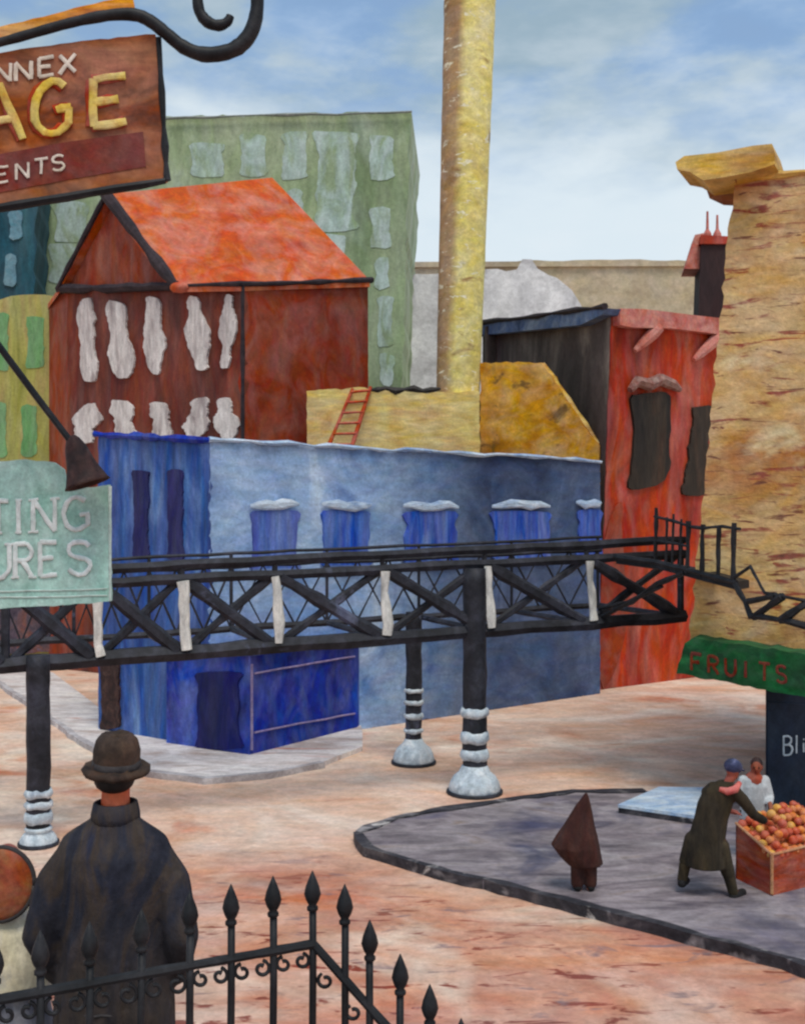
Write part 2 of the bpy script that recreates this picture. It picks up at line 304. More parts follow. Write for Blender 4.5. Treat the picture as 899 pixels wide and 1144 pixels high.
def lathe(bm, c, prof, sides=20, axis=V((0, 0, 1)), sx=1.0, sy=1.0):
    """prof: (r, h) along axis from c"""
    axis = V(axis).normalized(); q = V((0, 0, 1)).rotation_difference(axis)
    rings = [[bm.verts.new(V(c) + q @ V((max(r, 1e-4) * sx * math.cos(2 * math.pi * k / sides), max(r, 1e-4) * sy * math.sin(2 * math.pi * k / sides), h))) for k in range(sides)] for r, h in prof]
    for i in range(len(rings) - 1):
        for k in range(sides): bm.faces.new((rings[i][k], rings[i][(k + 1) % sides], rings[i + 1][(k + 1) % sides], rings[i + 1][k]))
    bm.faces.new(rings[0][::-1]); bm.faces.new(rings[-1])
def loft(bm, secs, sides=24):
    """secs: (centre, rx, ry) bottom to top"""
    rings = [[bm.verts.new(V(c) + V((rx * math.cos(2 * math.pi * k / sides), ry * math.sin(2 * math.pi * k / sides), 0))) for k in range(sides)] for c, rx, ry in secs]
    for i in range(len(rings) - 1):
        for k in range(sides): bm.faces.new((rings[i][k], rings[i][(k + 1) % sides], rings[i + 1][(k + 1) % sides], rings[i + 1][k]))
    bm.faces.new(rings[0][::-1]); bm.faces.new(rings[-1])
def ball(bm, c, r, seg=14, ring=9, rot=None):
    r = V((r, r, r)) if not isinstance(r, (tuple, Vector)) else V(r)
    rot = rot or Matrix.Identity(3); c = V(c)
    rings = [[bm.verts.new(c + rot @ V((r.x * math.sin(math.pi * i / ring) * math.cos(2 * math.pi * k / seg), r.y * math.sin(math.pi * i / ring) * math.sin(2 * math.pi * k / seg), -r.z * math.cos(math.pi * i / ring)))) for k in range(seg)] for i in range(1, ring)]
    b = bm.verts.new(c + rot @ V((0, 0, -r.z))); t = bm.verts.new(c + rot @ V((0, 0, r.z)))
    for k in range(seg):
        n = (k + 1) % seg
        bm.faces.new((b, rings[0][n], rings[0][k])); bm.faces.new((t, rings[-1][k], rings[-1][n]))
        for a, d in zip(rings, rings[1:]): bm.faces.new((a[k], a[n], d[n], d[k]))
def limb(bm, pts, rads):
    """tapered round-ended segments joined at the joints"""
    for i in range(len(pts) - 1):
        a, b = V(pts[i]), V(pts[i + 1]); ra, rb = rads[i], rads[i + 1]; t = (b - a).length; A = (b - a)
        pr = [(ra * math.cos(x), ra * math.sin(x)) for x in [-math.pi / 2 + math.pi / 2 * k / 4 for k in range(5)]]
        pr += [(ra + (rb - ra) * k / 3, t * k / 3) for k in (1, 2)]
        pr += [(rb * math.cos(x), t + rb * math.sin(x)) for x in [math.pi / 2 * k / 4 for k in range(5)]]
        lathe(bm, a, pr, 12, A)
def fuse(bm, voxel, it=3):
    """grow one continuous skin over overlapping volumes"""
    me = bpy.data.meshes.new('tmp'); bm.to_mesh(me); bm.free()
    o = bpy.data.objects.new('tmp', me); COL.objects.link(o)
    r = o.modifiers.new('r', 'REMESH'); r.mode = 'VOXEL'; r.voxel_size = voxel
    s = o.modifiers.new('s', 'SMOOTH'); s.iterations = it; s.factor = 0.5
    dg = bpy.context.evaluated_depsgraph_get(); dg.update()
    ev = bpy.data.meshes.new_from_object(o.evaluated_get(dg))
    b2 = bmesh.new(); b2.from_mesh(ev)
    bpy.data.objects.remove(o); bpy.data.meshes.remove(me); bpy.data.meshes.remove(ev)
    return b2

# ------------------------------------------------------------------ lettering drawn stroke by stroke
def arc(cx, cy, rx, ry, a0, a1, n=8):
    return [(cx + rx * math.cos(math.radians(a0 + (a1 - a0) * i / n)), cy + ry * math.sin(math.radians(a0 + (a1 - a0) * i / n))) for i in range(n + 1)]
GL = {
 'A': [[(0, 0), (.5, 1)], [(.5, 1), (1, 0)], [(.2, .36), (.8, .36)]],
 'G': [arc(.5, .5, .48, .5, 48, 310, 12) + [(.95, .16), (.95, .46)], [(.62, .46), (1.0, .46)]],
 'E': [[(.05, 0), (.05, 1)], [(.05, 1), (.9, 1)], [(.05, .52), (.72, .52)], [(.05, 0), (.92, 0)]],
 'N': [[(.05, 0), (.05, 1)], [(.05, 1), (.95, 0)], [(.95, 0), (.95, 1)]],
 'X': [[(.05, 0), (.95, 1)], [(.05, 1), (.95, 0)]],
 'T': [[(.5, 0), (.5, 1)], [(0, 1), (1, 1)]],
 'S': [arc(.5, .75, .42, .25, 25, 270, 8) + arc(.5, .25, .45, .25, 90, -155, 8)[1:]],
 'I': [[(.5, 0), (.5, 1)]],
 'R': [[(.05, 0), (.05, 1)], [(.05, 1), (.5, 1)] + arc(.5, .75, .4, .25, 90, -90, 6) + [(.05, .5)], [(.4, .5), (.95, 0)]],
 'U': [[(.05, 1), (.05, .35)] + arc(.5, .33, .45, .33, 180, 360, 8) + [(.95, 1)]],
 'F': [[(.05, 0), (.05, 1)], [(.05, 1), (.95, 1)], [(.05, .52), (.75, .52)]],
 'B': [[(.05, 0), (.05, 1)], [(.05, 1), (.45, 1)] + arc(.45, .77, .38, .23, 90, -90, 6) + [(.05, .54)], [(.05, .54), (.5, .54)] + arc(.5, .27, .43, .27, 90, -90, 6) + [(.05, 0)]],
 'l': [[(.4, 0), (.4, 1)]],
 'i': [[(.4, 0), (.4, .6)], [(.4, .82), (.4, .88)]],
}
SERIF = {'I': [(.5, 0), (.5, 1)], 'N': [(.05, 0), (.05, 1), (.95, 1)], 'T': [(.5, 0)], 'R': [(.05, 0), (.05, 1), (.95, 0)], 'U': [(.05, 1), (.95, 1)], 'F': [(.05, 0)], 'E': [], 'S': [], 'G': []}
def letter(bm, plane, ch, x, y, w, h, slope, stroke, out, serif=False, lean=0.0):
    """baseline-left at pixel x,y; slope = pixels down per pixel right"""
    def m(q): return plane.hit(x + q[0] * w + q[1] * lean, y + q[0] * w * slope - q[1] * h, out)
    px = (plane.hit(x + 1, y) - plane.hit(x, y)).length
    strokes = [list(s) for s in GL[ch]]
    if serif:
        for (a, b) in SERIF.get(ch, []): strokes.append([(a - .2, b), (a + .2, b)])
    for i, s in enumerate(strokes):
        thin = 0.6 if serif and i >= len(GL[ch]) else 1.0
        pts = []
        for j in range(len(s) - 1):
            k = 3 if len(s) < 4 else 1
            for t in range(k): pts.append((s[j][0] + (s[j + 1][0] - s[j][0]) * t / k, s[j][1] + (s[j + 1][1] - s[j][1]) * t / k))
        pts.append(s[-1])
        pts = [(a + R.uniform(-.02, .02), b + R.uniform(-.02, .02)) for a, b in pts]
        tube(bm, [m(p) for p in pts], [stroke * px * thin * R.uniform(.85, 1.15) for _ in pts], 8, plane.n, 0.35)

# ================================================================== SETTING: ground
bm = bmesh.new(); bmesh.ops.create_grid(bm, x_segments=60, y_segments=60, size=260, matrix=Matrix.Translation((0, 120, 0)))
structure(link('street', bm, M['street']))

def flat_poly(pts, z0, z1):
    bm = bmesh.new(); slab(bm, [V((p.x, p.y, z1)) for p in pts], V((0, 0, z0 - z1))); return bm
def strip(pts, w, z0, z1, jit=0.0):
    bm = bmesh.new(); L_, R_ = [], []
    for i, p in enumerate(pts):
        t = (pts[min(i + 1, len(pts) - 1)] - pts[max(i - 1, 0)]); t.z = 0; t.normalize(); s = V((t.y, -t.x, 0))
        ww = w * (1 + R.uniform(-jit, jit))
        L_.append(V((p.x, p.y, z1)) + s * ww / 2); R_.append(V((p.x, p.y, z1)) - s * ww / 2)
    slab(bm, L_ + R_[::-1], V((0, 0, z0 - z1))); return bm
def dense(pts, step=0.3, jit=0.03):
    out = []
    for a, b in zip(pts, pts[1:]):
        n = max(1, int((b - a).length / step))
        for k in range(n): out.append(a.lerp(b, k / n) + V((R.uniform(-jit, jit), R.uniform(-jit, jit), 0)))
    return out + [pts[-1]]
ZK = 0.12
up_edge = [G(*q, ZK) for q in ((398, 931), (440, 915), (500, 904), (570, 894), (640, 885), (720, 884), (800, 884), (900, 882), (1010, 880))]
lo_edge = [G(*q, ZK) for q in ((398, 931), (412, 947), (470, 967), (560, 988), (650, 1011), (740, 1034), (820, 1056), (899, 1078), (1010, 1108))]
structure(link('pavement', flat_poly(dense(up_edge) + dense(lo_edge)[::-1][:-1], -0.02, ZK), M['grey_paving']))
structure(link('kerb', strip(dense(up_edge[:-3], 0.25, 0.03), 0.18, -0.02, ZK + 0.025, 0.45), M['kerb_dark']))
structure(link('kerb', strip(dense(lo_edge, 0.25, 0.025), 0.13, -0.02, ZK + 0.021, 0.45), M['kerb_dark']))
pp = [G(*q, 0.1) for q in ((-90, 722), (0, 762), (70, 812), (140, 858), (230, 870), (300, 864), (360, 852), (405, 834))]
pb = [G(*q, 0.1) for q in ((405, 818), (400, 800), (280, 826), (190, 812), (118, 796), (60, 752), (0, 728), (-90, 706))]
structure(link('pavement', flat_poly(dense(pp, 0.5, 0.05) + pb, -0.02, 0.1), M['pale_paving']))
structure(link('kerb', strip(dense(pp[:7], 0.4, 0.03), 0.14, -0.02, 0.117, 0.3), M['kerb_pale']))

# the raised stoop the near figures stand on
ZT = 2.3
bm = bmesh.new(); slab(bm, [V((-5, -3, ZT)), V((-0.25, -3, ZT)), V((-0.25, 5.4, ZT)), V((-5, 5.4, ZT))], V((0, 0, -ZT - 0.02)))
structure(link('stoop_floor', bm, M['stone']))
bm = bmesh.new()
for i in range(12):
    x0 = -0.249 + i * 0.2; slab(bm, [V((x0, 3.4, ZT - (i + 1) * 0.18)), V((x0 + 0.2, 3.4, ZT - (i + 1) * 0.18)), V((x0 + 0.2, 5.2, ZT - (i + 1) * 0.18)), V((x0, 5.2, ZT - (i + 1) * 0.18))], V((0, 0, -(ZT - (i + 1) * 0.18) - 0.02)))
structure(link('stoop_steps', bm, M['stone']))

# ================================================================== far buildings
def simple_building(name, label, d, pxs, ext, mat, jit, step):
    pl = Plane((0, d, 0), (0, -1, 0))
    xs = [q[0] for q in pxs]; b = P((min(xs) + max(xs)) / 2, CY, d); b.z = 0
    r = root(name, label, 'building', b)
    link('wall', face_slab(pl, pxs, V(ext), step, jit), mat, r)
    return r, pl
def base_y(d): return CY + F * EYE / d
r, pl = simple_building('warehouse', 'long tan warehouse with level roofline far behind the yellow chimney', 75, [(380, base_y(75)), (380, 297), (470, 294), (600, 291), (700, 290), (786, 291), (900, 296), (900, base_y(75))], (4, 14, 0), M['tan_wall'], 0.06, 1.5)
bm = bmesh.new(); bar(bm, P(380, 296, 74.9), P(900, 294, 74.9), 0.3, 0.35); link('roof_edge', bm, M['tan_wall'], r)
r, pl = simple_building('white_house', 'white house with a sloping right shoulder and small peak behind the yellow chimney', 55, [(430, base_y(55)), (430, 312), (452, 309), (500, 304), (545, 302), (575, 301), (584, 291), (592, 290), (600, 300), (622, 312), (640, 326), (654, 350), (660, base_y(55))], (1.5, 8, 0), M['white_wall'], 0.1, 0.8)

# tall green block
r, pl = simple_building('apartment_block', 'tall green apartment block with pale blue windows behind the red house', 48, [(34, base_y(48)), (36, 136), (120, 131), (200, 130), (330, 127), (458, 124), (456, 200), (452, 300), (449, 440), (446, base_y(48))], (0.5, 9, 0), M['green_wall'], 0.07, 0.8)
for (x0, y0, x1, y1) in ((316, 149, 342, 200), (354, 147, 396, 258), (414, 151, 438, 200), (414, 233, 436, 276), (322, 213, 337, 233), (420, 290, 434, 322), (423, 333, 438, 387), (425, 396, 439, 428), (268, 150, 296, 196), (216, 160, 250, 196), (357, 262, 384, 290), (61, 226, 96, 270), (57, 273, 93, 316)):
    bm = bmesh.new(); dab(bm, pl, rect_dab(x0, y0, x1, y1, 0.07), 0.025, 0.06, 1.1, 3); link('window', bm, M['green_window'], r)
bm = bmesh.new(); tube(bm, [P(180 + i * 28, 131.5 - i * 0.65 + R.uniform(-1, 1), 47.8) for i in range(11)], [R.uniform(0.03, 0.1) for i in range(11)], 6); link('parapet', bm, M['parapet'], r)
r, pl = simple_building('teal_house', 'dark teal block at the left edge below the hanging storage sign', 44, [(-60, base_y(44)), (-60, 190), (42, 188), (40, 260), (37, 340), (37, base_y(44))], (-1, 5, 0), M['teal_wall'], 0.08, 0.8)
for q in ((11, 238, 24, 267), (6, 286, 18, 318), (-22, 240, -10, 270)):
    bm = bmesh.new(); dab(bm, pl, rect_dab(*q, 0.12), 0.08, 0.06, 0.7); link('window', bm, M['teal_window'], r)
r, pl = simple_building('olive_house', 'yellow olive house with green window strips left of the red gabled house', 38, [(-60, base_y(38)), (-60, 334), (0, 333), (50, 328), (70, 334), (77, 350), (79, 420), (76, 500), (84, 640), (104, 680), (112, base_y(38))], (-0.8, 5, 0), M['olive_wall'], 0.07, 0.7)
for q in ((31, 354, 49, 411), (25, 453, 41, 509), (-4, 352, 9, 412), (-6, 450, 7, 508), (56, 452, 64, 500)):
    bm = bmesh.new(); dab(bm, pl, rect_dab(*q, 0.05), 0.025, 0.06, 0.9, 3); link('window', bm, M['olive_window'], r)
bm = bmesh.new(); dab(bm, pl, [(-55, 640), (20, 636), (80, 640), (100, 670), (108, 722), (60, 728), (0, 730), (-55, 730)], 0.12, 0.05, 1.0); link('shopfront', bm, M['lower_dark'], r)

# ================================================================== red gabled house
G1 = P(75, 322, 35); G2 = P(200, 318, 32.5)
hp = vplane(G1, G2)
Kt = hp.hit(272, 317); E1 = P(411, 312, 35.5); R1 = hp.hit(128, 222); R2 = P(303, 200, 37)
r = root('red_house', 'dark red gabled house with orange roof and two rows of white blinds', 'house', (Kt.x - 2, Kt.y + 2, 0))
G1b = V((G1.x, G1.y, 0)); Kb = V((Kt.x, Kt.y, 0)); Eb = V((E1.x, E1.y, 0))
bm = bmesh.new(); slab(bm, rough_outline([G1b, G1, hp.hit(200, 319), Kt, Kb], 0.5, 0.035, hp.n), -hp.n * 0.35); link('wall', bm, M['house_front'], r)
bm = bmesh.new(); slab(bm, rough_outline([hp.hit(78, 321, .02), hp.hit(128, 226, .02), hp.hit(198, 318, .02)], 0.5, 0.03, hp.n), -hp.n * 0.32); link('gable', bm, M['house_gable'], r)
sp = vplane(Kb, Eb)
bm = bmesh.new(); slab(bm, rough_outline([Kb, Kt, E1, Eb], 0.5, 0.03, sp.n), -sp.n * 0.35); link('wall', bm, M['house_side'], r)
back = V((-6.5, 41.5, 0)); bl = V((-12.4, 38.5, 0))
for a, b, za, zb in ((Eb, back, E1.z, E1.z), (back, bl, E1.z, G1.z), (bl, G1b, G1.z, G1.z)):
    bm = bmesh.new(); slab(bm, [a, V((a.x, a.y, za)), V((b.x, b.y, zb)), b], (V((-7, 36.5, 0)) - (a + b) / 2).normalized() * 0.3); link('wall', bm, M['house_side'], r)
bm = bmesh.new()
top = [hp.hit(124, 219, .25), P(304, 198, 37), P(413, 313, 35.3), hp.hit(272, 318, .12), hp.hit(200, 320, .25)]
slab(bm, [top[0], top[1], top[2], top[4]], V((0, 0, -0.22))); slab(bm, [top[4] + V((0, 0, -.004)), top[2] + V((0, 0, -.004)), top[3]], V((0, 0, -0.2)))
slab(bm, [top[0] + V((0, 0.01, 0)), top[1] + V((0, 0.01, 0)), V((back.x, back.y, E1.z)), V((bl.x, bl.y, G1.z + .1)), hp.hit(72, 324, .25)], V((0, 0, -0.18)))
link('roof', bm, M['roof_orange'], r)
bm = bmesh.new(); tube(bm, [hp.hit(126 + i * 9.6, 219 + i * 12.6, .3) for i in range(9)], [0.17 * R.uniform(.7, 1.2) for i in range(9)], 7); link('bargeboard', bm, M['trim_dark'], r)
bm = bmesh.new(); tube(bm, [hp.hit(72 + i * 6.7, 324 - i * 12.8, .3) for i in range(9)], [0.08 * R.uniform(.7, 1.2) for i in range(9)], 7); link('bargeboard', bm, M['trim_dark'], r)
bm = bmesh.new(); tube(bm, [hp.hit(70 + i * 13.2, 324 - i * 0.35 + R.uniform(-.8, .8), .16) for i in range(11)], [0.14 * R.uniform(.6, 1.2) for i in range(11)], 7); link('eave_board', bm, M['trim_dark'], r)
bm = bmesh.new(); tube(bm, [hp.hit(200, 321, .2), hp.hit(236, 319, .2), hp.hit(272, 318, .2)] + [sp.hit(272 + i * 20, 318 - i * .7, .12) for i in range(1, 8)], [0.1 * R.uniform(.5, 1.2) for i in range(10)], 7); link('eave_board', bm, M['trim_dark'], r)
bm = bmesh.new(); tube(bm, [Kt.lerp(Kb, i / 12) + hp.n * .04 for i in range(11)], [0.07 * R.uniform(.6, 1.3) for i in range(11)], 7); link('corner_board', bm, M['trim_dark'], r)
wins = [(99, 335, 426, 19, 4), (135, 336, 422, 25, 10), (173, 332, 416, 20, 2), (222, 332, 413, 22, 10), (255, 330, 410, 14, -5), (97, 452, 496, 28, -10), (139, 447, 490, 25, 8), (181, 450, 494, 21, 8), (222, 446, 492, 24, -8), (254, 446, 496, 22, 6)]
for i, (c, y0, y1, w, lean) in enumerate(wins):
    k = 9; lft = []; rgt = []
    for j in range(k + 1):
        t = j / k; y = y0 + (y1 - y0) * t
        ww = w / 2 * (0.22 + 0.78 * math.sin(math.pi * (0.04 + t * 0.9)) ** 0.55) * (1 + .25 * math.sin(t * 9 + i))
        s = (t - .5) * lean
        lft.append((c + s - ww + R.uniform(-1.6, 1.6), y)); rgt.append((c + s + ww + R.uniform(-1.6, 1.6), y + R.uniform(-2, 2)))
    bm = bmesh.new(); dab(bm, hp, lft[::-1] + rgt, 0.08, 0.05, 0.7, 3); link('window', bm, M['blind_white'], r)
bm = bmesh.new(); ball(bm, hp.hit(209, 323, .3), (.3, .2, .16)); link('eave_boss', bm, M['roof_orange'], r, True)

# ================================================================== yellow boiler house, chimney, ladder, orange annex
yb = Plane((0, 32.3, 0), (0, -1, 0))
r = root('boiler_house', 'low yellow brick boiler house behind the blue building', 'building', (0, 33.5, 0))
ztop = P(440, 436, 32.3).z
fp = [V((P(343, 0, 32.3).x, 32.3, 0)), V((P(535, 0, 32.3).x, 32.3, 0)), V((2.5, 35.2, 0)), V((-0.9, 35.2, 0))]
bm = bmesh.new()
slab(bm, rough_outline([yb.hit(343, 600), yb.hit(343, 437), yb.hit(400, 433), yb.hit(470, 439), yb.hit(535, 437), yb.hit(537, 600)], 0.3, 0.03, yb.n), V((0, 0.3, 0)))
for a, b in ((fp[1], fp[2]), (fp[2], fp[3]), (fp[3], fp[0])):
    slab(bm, [a, V((a.x, a.y, ztop - .02)), V((b.x, b.y, ztop - .02)), b], (V((0.3, 33.7, 0)) - (a + b) / 2).normalized() * 0.2)
slab(bm, [yb.hit(343, 600), yb.hit(537, 600), V((fp[1].x, 32.3, 0)), V((fp[0].x, 32.3, 0))], V((0, .25, 0)))
link('wall', bm, M['yellow_block'], r)
bm = bmesh.new(); slab(bm, [V((p.x * .96, p.y + (.1 if p.y < 33 else -.1), ztop - .12)) for p in fp], V((0, 0, -.2))); link('roof', bm, M['soot'], r)
bm = bmesh.new(); tube(bm, [P(412 + i * 10, 437 - (i % 3) * 1.5, 32.35) for i in range(9)], [0.05, .1, .07, .13, .07, .12, .08, .1, .04], 6); link('soot_ridge', bm, M['soot'], r)
c0 = P(511, 437, 33.1); c1 = P(527.5, -90, 33.1)
bm = bmesh.new(); n = 44; rings = []
for i in range(n + 1):
    t = i / n; c = c0.lerp(c1, t); c.z = ztop - .3 + (c1.z - ztop + .3) * t
    rad = (24.2 + 5.6 * t) / F * 33.1
    rings.append([bm.verts.new(c + V((math.cos(2 * math.pi * k / 28) * rad * (1 + R.uniform(-.012, .012)), math.sin(2 * math.pi * k / 28) * rad, 0))) for k in range(28)])
for i in range(n):
    for k in range(28): bm.faces.new((rings[i][k], rings[i][(k + 1) % 28], rings[i + 1][(k + 1) % 28], rings[i + 1][k]))
bm.faces.new(rings[0][::-1]); bm.faces.new(rings[-1])
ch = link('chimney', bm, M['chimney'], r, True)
bm = bmesh.new(); lathe(bm, (c1.x, c1.y, c1.z - .02), [(.82, 0), (.92, .1), (.92, .45), (.8, .5)], 28); link('chimney_cap', bm, M['chimney'], ch)

r = root('ladder', 'orange red ladder leaning on the yellow boiler house wall', 'ladder', P(383, 506, 31.7))
for a, b in (((364, 505), (394, 434)), ((391, 505), (414, 432))):
    bm = bmesh.new(); rough_bar(bm, P(*a, 31.7), P(*b, 32.2), 0.055, .2); link('rail', bm, M['ladder_red'], r)
for i in range(6):
    t = 0.12 + i * 0.165; d = 31.65 + .5 * t
    bm = bmesh.new(); rough_bar(bm, P(364 + 30 * t, 505 - 71 * t, d), P(391 + 23 * t, 505 - 73 * t, d), 0.04, .2); link('rung', bm, M['ladder_red'], r)

oa, ob = P(535, 0, 32.9), P(668, 0, 31.25)
op = vplane(oa, ob)
r = root('orange_annex', 'orange yellow brick annex with sloping shoulder beside the chimney', 'building', (4, 32.4, 0))
link('wall', face_slab(op, [(536, base_y(32.9)), (536, 406), (560, 404), (604, 405), (616, 420), (632, 447), (650, 474), (669, 500), (669, 560), (669, base_y(31.25))], -op.n * 0.45, 0.3, 0.035), M['orange_wall'], r)
bm = bmesh.new(); tube(bm, [op.hit(604 + i * 9.3, 405 + i * 13.6, -.2) for i in range(8)], [.05, .09, .06, .1, .07, .1, .06, .05], 6); link('coping', bm, M['cornice'], r)

# ================================================================== red corner building with grey side
c_t = P(683, 350, 31); c_b = V((P(668, 0, 31).x, 31, 0)); q_t = P(806, 362, 33.7); q_b = V((P(790, 0, 33.7).x, 33.7, 0)); l_t = P(540, 372, 40); l_b = V((l_t.x, 40, 0))
r = root('red_building', 'tall red building with dark arched window and grey side wall', 'building', (7, 34, 0))
rp = Plane(c_b, (q_b - c_b).cross(c_t - c_b)); gp = Plane(c_b, (l_b - c_b).cross(c_t - c_b)); q_t = rp.hit(806, 362); l_t = gp.hit(540, 372); l_b = gp.hit(541, base_y(40))
bm = bmesh.new(); slab(bm, rough_outline([c_b, c_t, q_t, q_b], 0.5, 0.02, rp.n), (l_b - c_b).normalized() * .3); link('wall', bm, M['red_wall'], r)
bm = bmesh.new(); slab(bm, rough_outline([l_b, l_t, c_t, c_b], 0.5, 0.01, gp.n), (q_b - c_b).normalized() * .3); bmesh.ops.translate(bm, verts=bm.verts[:], vec=gp.n * .03 + (l_b - c_b).normalized() * .03); link('wall', bm, M['grey_wall'], r)
bk = V((9, 42, 0))
for a, b, za, zb in ((q_b, bk, q_t.z, l_t.z), (bk, l_b, l_t.z, l_t.z)):
    bm = bmesh.new(); slab(bm, [a, V((a.x, a.y, za)), V((b.x, b.y, zb)), b], (V((6.5, 36, 0)) - (a + b) / 2).normalized() * .3); link('wall', bm, M['grey_wall'], r)
bm = bmesh.new(); slab(bm, [c_t + V((0, .2, -.2)), V((q_t.x, q_t.y, q_t.z - .3)), V((bk.x, bk.y, l_t.z - .3)), l_t + V((.2, 0, -.2))], V((0, 0, -.2))); rf = link('roof', bm, M['soot'], r)
bm = bmesh.new(); pts = [gp.hit(x, y, .35) for x, y in ((538, 362), (560, 360), (600, 354), (640, 349), (688, 345), (686, 352), (660, 364), (600, 370), (538, 376))]
slab(bm, pts, -gp.n * .5); link('eave', bm, M['slate_eave'], r)
bm = bmesh.new(); tube(bm, [gp.hit(536 + i * 15.3, 362 - i * 1.8 + R.uniform(-1, 1), .36) for i in range(11)], [.07 * R.uniform(.5, 1.5) for i in range(11)], 6); link('gutter', bm, M['trim_dark'], r)
bm = bmesh.new(); slab(bm, [rp.hit(x + R.uniform(-1, 1), y + R.uniform(-1, 1), .28) for x, y in ((684, 346), (710, 346), (740, 349), (770, 354), (808, 357), (806, 376), (780, 373), (740, 368), (700, 366), (685, 364))], -rp.n * .4); link('cornice', bm, M['pink_trim'], r)
for a, b in (((730, 367), (706, 392)), ((800, 374), (772, 402))):
    bm = bmesh.new(); tube(bm, [rp.hit(a[0] + (b[0] - a[0]) * t, a[1] + (b[1] - a[1]) * t, .2 - .1 * t) for t in (0, .25, .5, .75, 1)], [.16, .19, .17, .14, .07], 8); link('bracket', bm, M['pink_trim'], r)
bm = bmesh.new(); dab(bm, rp, [(703, 446), (712, 440), (730, 438), (746, 442), (747, 470), (745, 500), (746, 524), (736, 540), (718, 546), (700, 545), (704, 520), (707, 480)], .08, .05, 1.0, 3); w = link('window', bm, M['dark_opening'], r)
bm = bmesh.new(); tube(bm, [rp.hit(x, y, .12) for x, y in ((700, 436), (708, 426), (722, 430), (734, 424), (748, 430), (756, 436))], [.1, .16, .2, .18, .16, .08], 7); link('lintel', bm, M['lintel_grey'], w)
bm = bmesh.new(); dab(bm, rp, rect_dab(768, 455, 790, 552, .1, -12), .08, .05, 1.0, 3); link('window', bm, M['dark_opening'], r)
bm = bmesh.new(); dab(bm, rp, [(672, 612), (692, 560), (694, 610), (700, 690), (684, 752), (670, 758)], .04, .03, 1.0, 3); link('pier', bm, M['house_side'], r)
sk = P(797, 355, 35.5)
bm = bmesh.new(); slab(bm, [P(779, 375, 35), P(783, 268, 35), P(818, 268, 35), P(815, 375, 35)], V((.2, 1.4, 0))); cs = link('chimney_stack', bm, M['stack_dark'], rf)
bm = bmesh.new(); slab(bm, [P(764, 300, 35.2), P(776, 262, 35.2), P(786, 260, 35.2), P(784, 300, 35.2)], V((.2, 1.2, 0))); link('stack_lit_face', bm, M['pink_trim'], rf)  # lit left face of the stack, its light put into the colour
bm = bmesh.new()
for x, y in ((790, 236), (801, 240)): lathe(bm, P(x, 268, 35.5), [(.16, -.05), (.13, .2), (.05, .35), (.035, (268 - y) / F * 35.5)], 10)
link('chimney_pots', bm, M['pink_trim'], rf)
bm = bmesh.new(); slab(bm, [P(781, 272, 34.9), P(783, 262, 34.9), P(820, 264, 34.9), P(818, 272, 34.9)], V((.2, 1.6, 0))); link('stack_cap', bm, M['red_wall'], rf)

# ================================================================== blue building
bl_b = P(110, 0, 25); C = P(235, 0, 23); br = P(670, 0, 30.4)
lp = vplane(bl_b, C); wp = vplane(C, br)
r = root('blue_building', 'long blue corner building with deep blue shopfront behind the iron bridge', 'building', (-1, 27.5, 0))
zL, zC, zR = 6.78, 6.55, 6.42
f0 = lambda p, z=0.0: V((p.x, p.y, z))
bm = bmesh.new(); slab(bm, rough_outline([f0(bl_b), f0(bl_b, zL), f0(C, zC), f0(C)], .3, .025, lp.n), -lp.n * .3); link('wall', bm, M['blue_side'], r)
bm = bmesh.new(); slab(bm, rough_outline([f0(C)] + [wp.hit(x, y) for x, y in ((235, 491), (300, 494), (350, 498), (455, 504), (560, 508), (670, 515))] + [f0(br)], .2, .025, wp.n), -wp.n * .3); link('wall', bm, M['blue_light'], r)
kb = [V((-6.87, 27.2, 0)), V((4.6, 31.0, 0))]
for a, b, za, zb in ((f0(br), kb[1], zR, zR), (kb[1], kb[0], zR, zL), (kb[0], f0(bl_b), zL, zL)):
    bm = bmesh.new(); slab(bm, [a, V((a.x, a.y, za)), V((b.x, b.y, zb)), b], (V((-1, 27, 0)) - (a + b) / 2).normalized() * .25); link('wall', bm, M['blue_slate'], r)
bm = bmesh.new(); slab(bm, [f0(bl_b, zL - .25) + V((.2, .3, 0)), f0(C, zC - .25) + V((0, .3, 0)), f0(br, zR - .25) + V((-.3, 0, 0)), V((4.5, 30.8, zR - .25)), V((-6.6, 27.0, zL - .25))], V((0, 0, -.2))); link('roof', bm, M['soot'], r)
bm = bmesh.new(); tube(bm, [wp.hit(232 + i * 14.6, 491 + i * .8 + R.uniform(-1.4, 1.4), .05) for i in range(31)], [.05 * R.uniform(.4, 1.4) for i in range(31)], 6); link('coping', bm, M['lintel_white'], r)
bm = bmesh.new(); tube(bm, [lp.hit(108 + i * 9.2, 485 + i * .45 + R.uniform(-1, 1), .06) for i in range(15)], [.08 * R.uniform(.6, 1.4) for i in range(15)], 6); link('coping', bm, M['blue_deep'], r)
